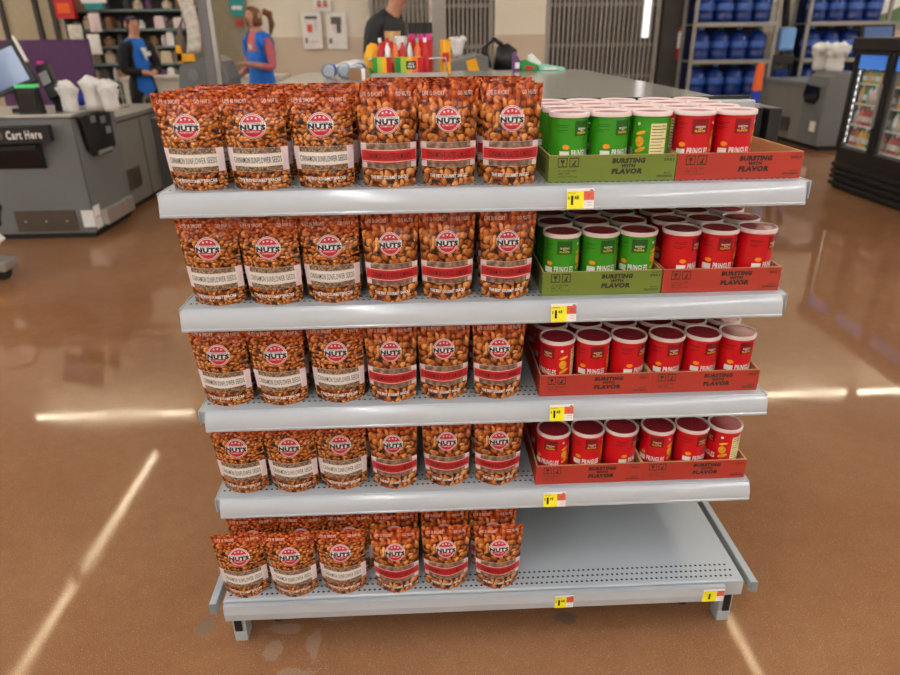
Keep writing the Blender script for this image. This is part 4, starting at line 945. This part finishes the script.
# ------------------------------------------------------------------ water racks
MT['rack_back'] = mat('rack_back_blue', S(18, 30, 70), .5)
def rack(x0, y0, n, rows, label, ln):
    W_ = n * .27 + .06
    t = thing('water_rack', label, 'water rack', (x0, y0, 0), group='blue water bottle racks')
    for x in (0, W_):
        for y in (0, .42): MB().box(x - .02, x + .02, y - .02, y + .02, 0, 2.1).build('post', MT['gate'], t)
    zs = [.02 + r * .475 for r in range(rows + 1)]
    MB().box(.021, W_ - .021, .405, .415, .05, 2.08).build('back_sheet', MT['rack_back'], t)
    for z in zs:
        MB().box(.021, W_ - .021, -.02, .44, z, z + .02).build('rack_shelf', MT['steel_dark'], t); sl = MB().box(.021, W_ - .021, -.03, -.0205, z - .02, z + .035).build('label_strip', MT['gate'], t)
        for k in range(n): MB().box(.06 + .27 * k, .24 + .27 * k, -.034, -.0305, z - .012, z + .027).build('shelf_label', MT['gate'], t)
    for r in range(rows):
        for k in range(n):
            j = thing('water_jug', 'blue water jug, %s from left on the %s level of the %s rack' % (ORD[k], ('lowest', 'second', 'third', 'top')[r], ln), 'water jug', (x0 + .03 + .135 + .27 * k, y0 + .16, zs[r] + .021), group='blue water jugs')
            o = MB().lathe([(.11, 0), (.131, .02), (.131, .10), (.124, .12), (.131, .14), (.131, .31), (.06, .375), (.03, .385), (.03, .398)], 18).build('jug', MT['blue_jug'], j, auto=1.0)
            MB().cyl((0, 0, .3985), .034, .03, n=12).build('cap', MT['green_cap'] if (k + r) % 2 else MT['blue_cap'], j)
            MB().lathe([(.1316, .17), (.1316, .25)], 18, cap=False).build('label_band', MT['jug_label'], j, smooth=True)
rack(3.68, 8.78, 4, 4, 'tall steel rack of blue water jugs right of the extinguisher', 'left')
rack(5.36, 8.95, 4, 4, 'tall steel rack of blue water jugs behind the right kiosk', 'right')
t = thing('marker_pole', 'slim orange and blue floor marker beside the left water rack', 'marker', (3.60, 6.5, 0)); MB().lathe([(.05, .0), (.05, .76)], 14).build('blue_sleeve', MT['blue'], t, auto=.8); MB().lathe([(.05, .7605), (.04, 1.02), (.02, 1.04)], 14).build('orange_top', MT['orange'], t, auto=.8); MB().cyl((0, 0, 0), .12, .03, n=18).build('base', MT['rubber'], t)
t = thing('folding_trolley', 'black folding trolley with blue bag between the water racks', 'trolley', (5.04, 8.92, 0))
MB().tube([(-.14, 0, .1), (-.10, 0, .95), (-.02, .0, 1.08), (.14, 0, 1.1), (.18, 0, .1)], .02).build('frame', MT['black'], t, smooth=True); MB().box(-.13, .18, -.05, .1, .92, 1.06).build('basket', MT['black'], t, bevel=.02)
for x in (-.13, .17): MB().lathe([(.02, -.02), (.08, -.02), (.085, 0), (.08, .02), (.02, .02)], 16, (x, 0, .085), 'Y').build('wheel', MT['rubber'], t, auto=.9)
MB().obox((.04, .03, 1.26), (.24, .1, .30), (0, 0, .1)).build('blue_bag', MT['blue_cap'], t, bevel=.03); MB().obox((.04, .03, .62), (.2, .1, .5), (0, 0, 0)).build('blue_sack', MT['blue_jug'], t, bevel=.03); MB().tube([(-.02, 0, 1.42), (-.06, 0, 1.75), (.05, 0, 1.95)], .05).build('grey_cover', MT['cloth_dark'], t, smooth=True)
# ------------------------------------------------------------------ right checkout kiosk
t = thing('checkout_kiosk', 'grey self-checkout kiosk beside the drinks cooler at right', 'checkout kiosk', (4.72, 7.05, 0))
MB().box(.02, 1.2, .5, 1.66, .06, .73).build('counter_cabinet', MT['grey_panel'], t); MB().box(0, 1.2, .5, 1.66, .731, .77).build('counter_top', MT['steel_dark'], t); MB().prism([(0, .06), (1.2, .06), (1.2, .90), (.10, .90), (.03, .85), (0, .75)], 'Y', 0, .495).build('cabinet', MT['grey_body'], t, bevel=.01); MB().box(.04, 1.18, .03, 1.64, 0, .059).build('plinth', MT['rubber'], t)
MB().prism([(.14, .74), (.44, .76), (.48, .62), (.40, .54), (.20, .54), (.13, .62)], 'X', -.03, -.001).build('scanner_window', MT['black_gloss'], t, bevel=.01); MB().box(-.006, -.0005, .75, 1.05, .15, .32).build('kick_plate', MT['brown_plate'], t); MB().box(-.006, -.0005, .1, .22, .22, .34).build('notice_label', MT['white'], t)
for k, (y, z, r) in enumerate(((7.30, 1.0, .16), (7.62, 1.02, .15))):
    t = thing('bag_bundle', ('near', 'far')[k] + ' bundle of white plastic bags on the right kiosk', 'plastic bags', (4.90, y, .905 if k == 0 else .905), group='white bag bundles on the right kiosk'); ruffle(r * .7, .22, 85 + k, .8).build('bag_stack', MT['white_bag'], t, smooth=True); crumple(r * .9, 1.0, .95, .6, 95 + k, .3, 13, 9).mapped(lambda a, b, c: (a, b, c + .24)).build('bag_top', MT['white_bag'], t, smooth=True)
t = thing('touch_screen', 'dark touch screen on the right kiosk above the cooler corner', 'screen', (5.30, 7.25, .905)); MB().box(-.04, .04, -.03, .03, 0, .2).build('stand', MT['black'], t); s_ = MB().obox((0, -.02, .36), (.36, .04, .32), (-.35, 0, -.25)).build('bezel', MT['black'], t, bevel=.006); MB().obox((-.004, -.043, .368), (.3, .004, .26), (-.35, 0, -.25)).build('display', MT['screen'], s_)
# ------------------------------------------------------------------ drinks cooler
t = thing('drinks_cooler', 'black two-door glass drinks cooler at right edge', 'cooler', (3.72, 3.0, 0))
Lc = 2.06; Hc = 1.30
MB().box(.05, .75, 0, Lc, .10, .34).box(.70, .75, 0, Lc, .3405, Hc).box(.05, .6995, 0, .04, .3405, Hc).box(.05, .6995, Lc - .04, Lc, .3405, Hc).box(.05, .6995, .0405, Lc - .0405, Hc - .1, Hc).build('case', MT['black'], t)
for k in range(4): MB().box(.012, .049, .02, Lc - .02, .035 + k * .055, .07 + k * .055).build('grille_slat', MT['rubber'], t, bevel=.004)
MB().box(.06, .74, .02, Lc - .02, 0, .0995).build('plinth', MT['rubber'], t); MB().box(-.02, .049, 0, Lc, 1.20, Hc).build('header', MT['black'], t, bevel=.008); MB().box(-.024, -.0205, .55, .66, 1.235, 1.25).build('maker_plate', MT['burst'], t)
MB().box(.64, .699, .041, Lc - .041, .3405, 1.199).build('liner', MT['stripe'], t)
MT['led'] = mat('cooler_led', (1, 1, 1, 1), .5, emit=(.95, .98, 1, 1), es=5.0)

for yy in (Lc - .065, 1.495, .97):
    ls = MB().box(.062, .075, yy - .012, yy + .012, .40, 1.18).build('led_strip', MT['gate'], t)
    for q in range(13): MB().box(.0565, .0615, yy - .010, yy + .010, .42 + q * .058, .452 + q * .058).build('led', MT['led'], ls)
for y0, y1 in ((1.505, 1.99), (.98, 1.485), (.46, .96), (.04, .44)):
    d = MB().box(-.012, .04, y0, y0 + .035, .345, 1.195).box(-.012, .04, y1 - .035, y1, .345, 1.195).box(-.012, .04, y0 + .0355, y1 - .0355, .345, .385).box(-.012, .04, y0 + .0355, y1 - .0355, 1.165, 1.195).build('door', MT['black'], t)
    MB().box(.01, .016, y0 + .034, y1 - .034, .384, 1.166).build('glass_pane', MT['glass'], d); MB().box(.018, .022, y0 + .036, y1 - .036, 1.05, 1.163).build('blue_header', mat('header_blue', S(30, 120, 220), .5, emit=S(30, 120, 220), es=.4) if 'header_blue' not in bpy.data.materials else bpy.data.materials['header_blue'], d); MB().box(-.035, -.0125, y0 + .01, y0 + .025, .6, .95).build('handle', MT['gate'], d)
zsh = (.40, .58, .76, .93)
for z in zsh: MB().box(.08, .635, .045, Lc - .045, z - .014, z).build('shelf_wire', MT['white'], t)
kinds = [('bottle', MT['red']), ('bottle', MT['org2']), ('can', MT['silver']), ('bottle', MT['green']), ('can', MT['amber']), ('bottle', gcols[5])]
for r, z in enumerate(zsh):
    y = Lc - .10; k = 0
    while y > .95:
        if not (1.47 < y < 1.53):
            m = (MT['lime'], MT['amber'], MT['lime'])[k % 3] if r == 3 else kinds[(k * 5 + r * 2 + k // 3) % 6][1]
            j = thing('drink_bottle', 'drink bottle, %s from left on the %s cooler shelf' % ((ORD + ['seventh', 'eighth', 'ninth', 'tenth', 'eleventh', 'twelfth', 'thirteenth', 'fourteenth', 'fifteenth', 'sixteenth', 'seventeenth', 'eighteenth', 'nineteenth', 'twentieth'])[k], ('lowest', 'second', 'third', 'top')[r]), 'drink bottle', (3.72 + .115, 3.0 + y, z + .0005), group='drink bottles in the cooler')
            h = .12 if r == 3 else .155
            MB().lathe([(.024, 0), (.028, .01), (.028, h * .62), (.011, h * .84), (.011, h * .9)], 12).build('bottle', m, j, auto=.9); MB().cyl((0, 0, h * .9 + .0005), .013, h * .1, n=10).build('cap', (MT['white'], MT['red'], MT['green'])[k % 3], j); MB().lathe([(.0284, h * .2), (.0284, h * .5)], 12, cap=False).build('label_band', (MT['white'], gcols[1], MT['stripe'])[(k + r) % 3], j, smooth=True)
            k += 1
        y -= .060
t = thing('cooler_box', 'white and black carton lying on top of the cooler', 'carton', (3.95, 4.45, Hc + .0005)); MB().prism([(-.16, 0), (.16, 0), (.12, .16), (-.05, .17)], 'Y', -.12, .12).build('carton', MT['stripe'], t, bevel=.01); MB().prism([(-.10, .03), (.09, .03), (.06, .09)], 'Y', -.125, -.1205).build('dark_side', MT['dark_trim'], t)
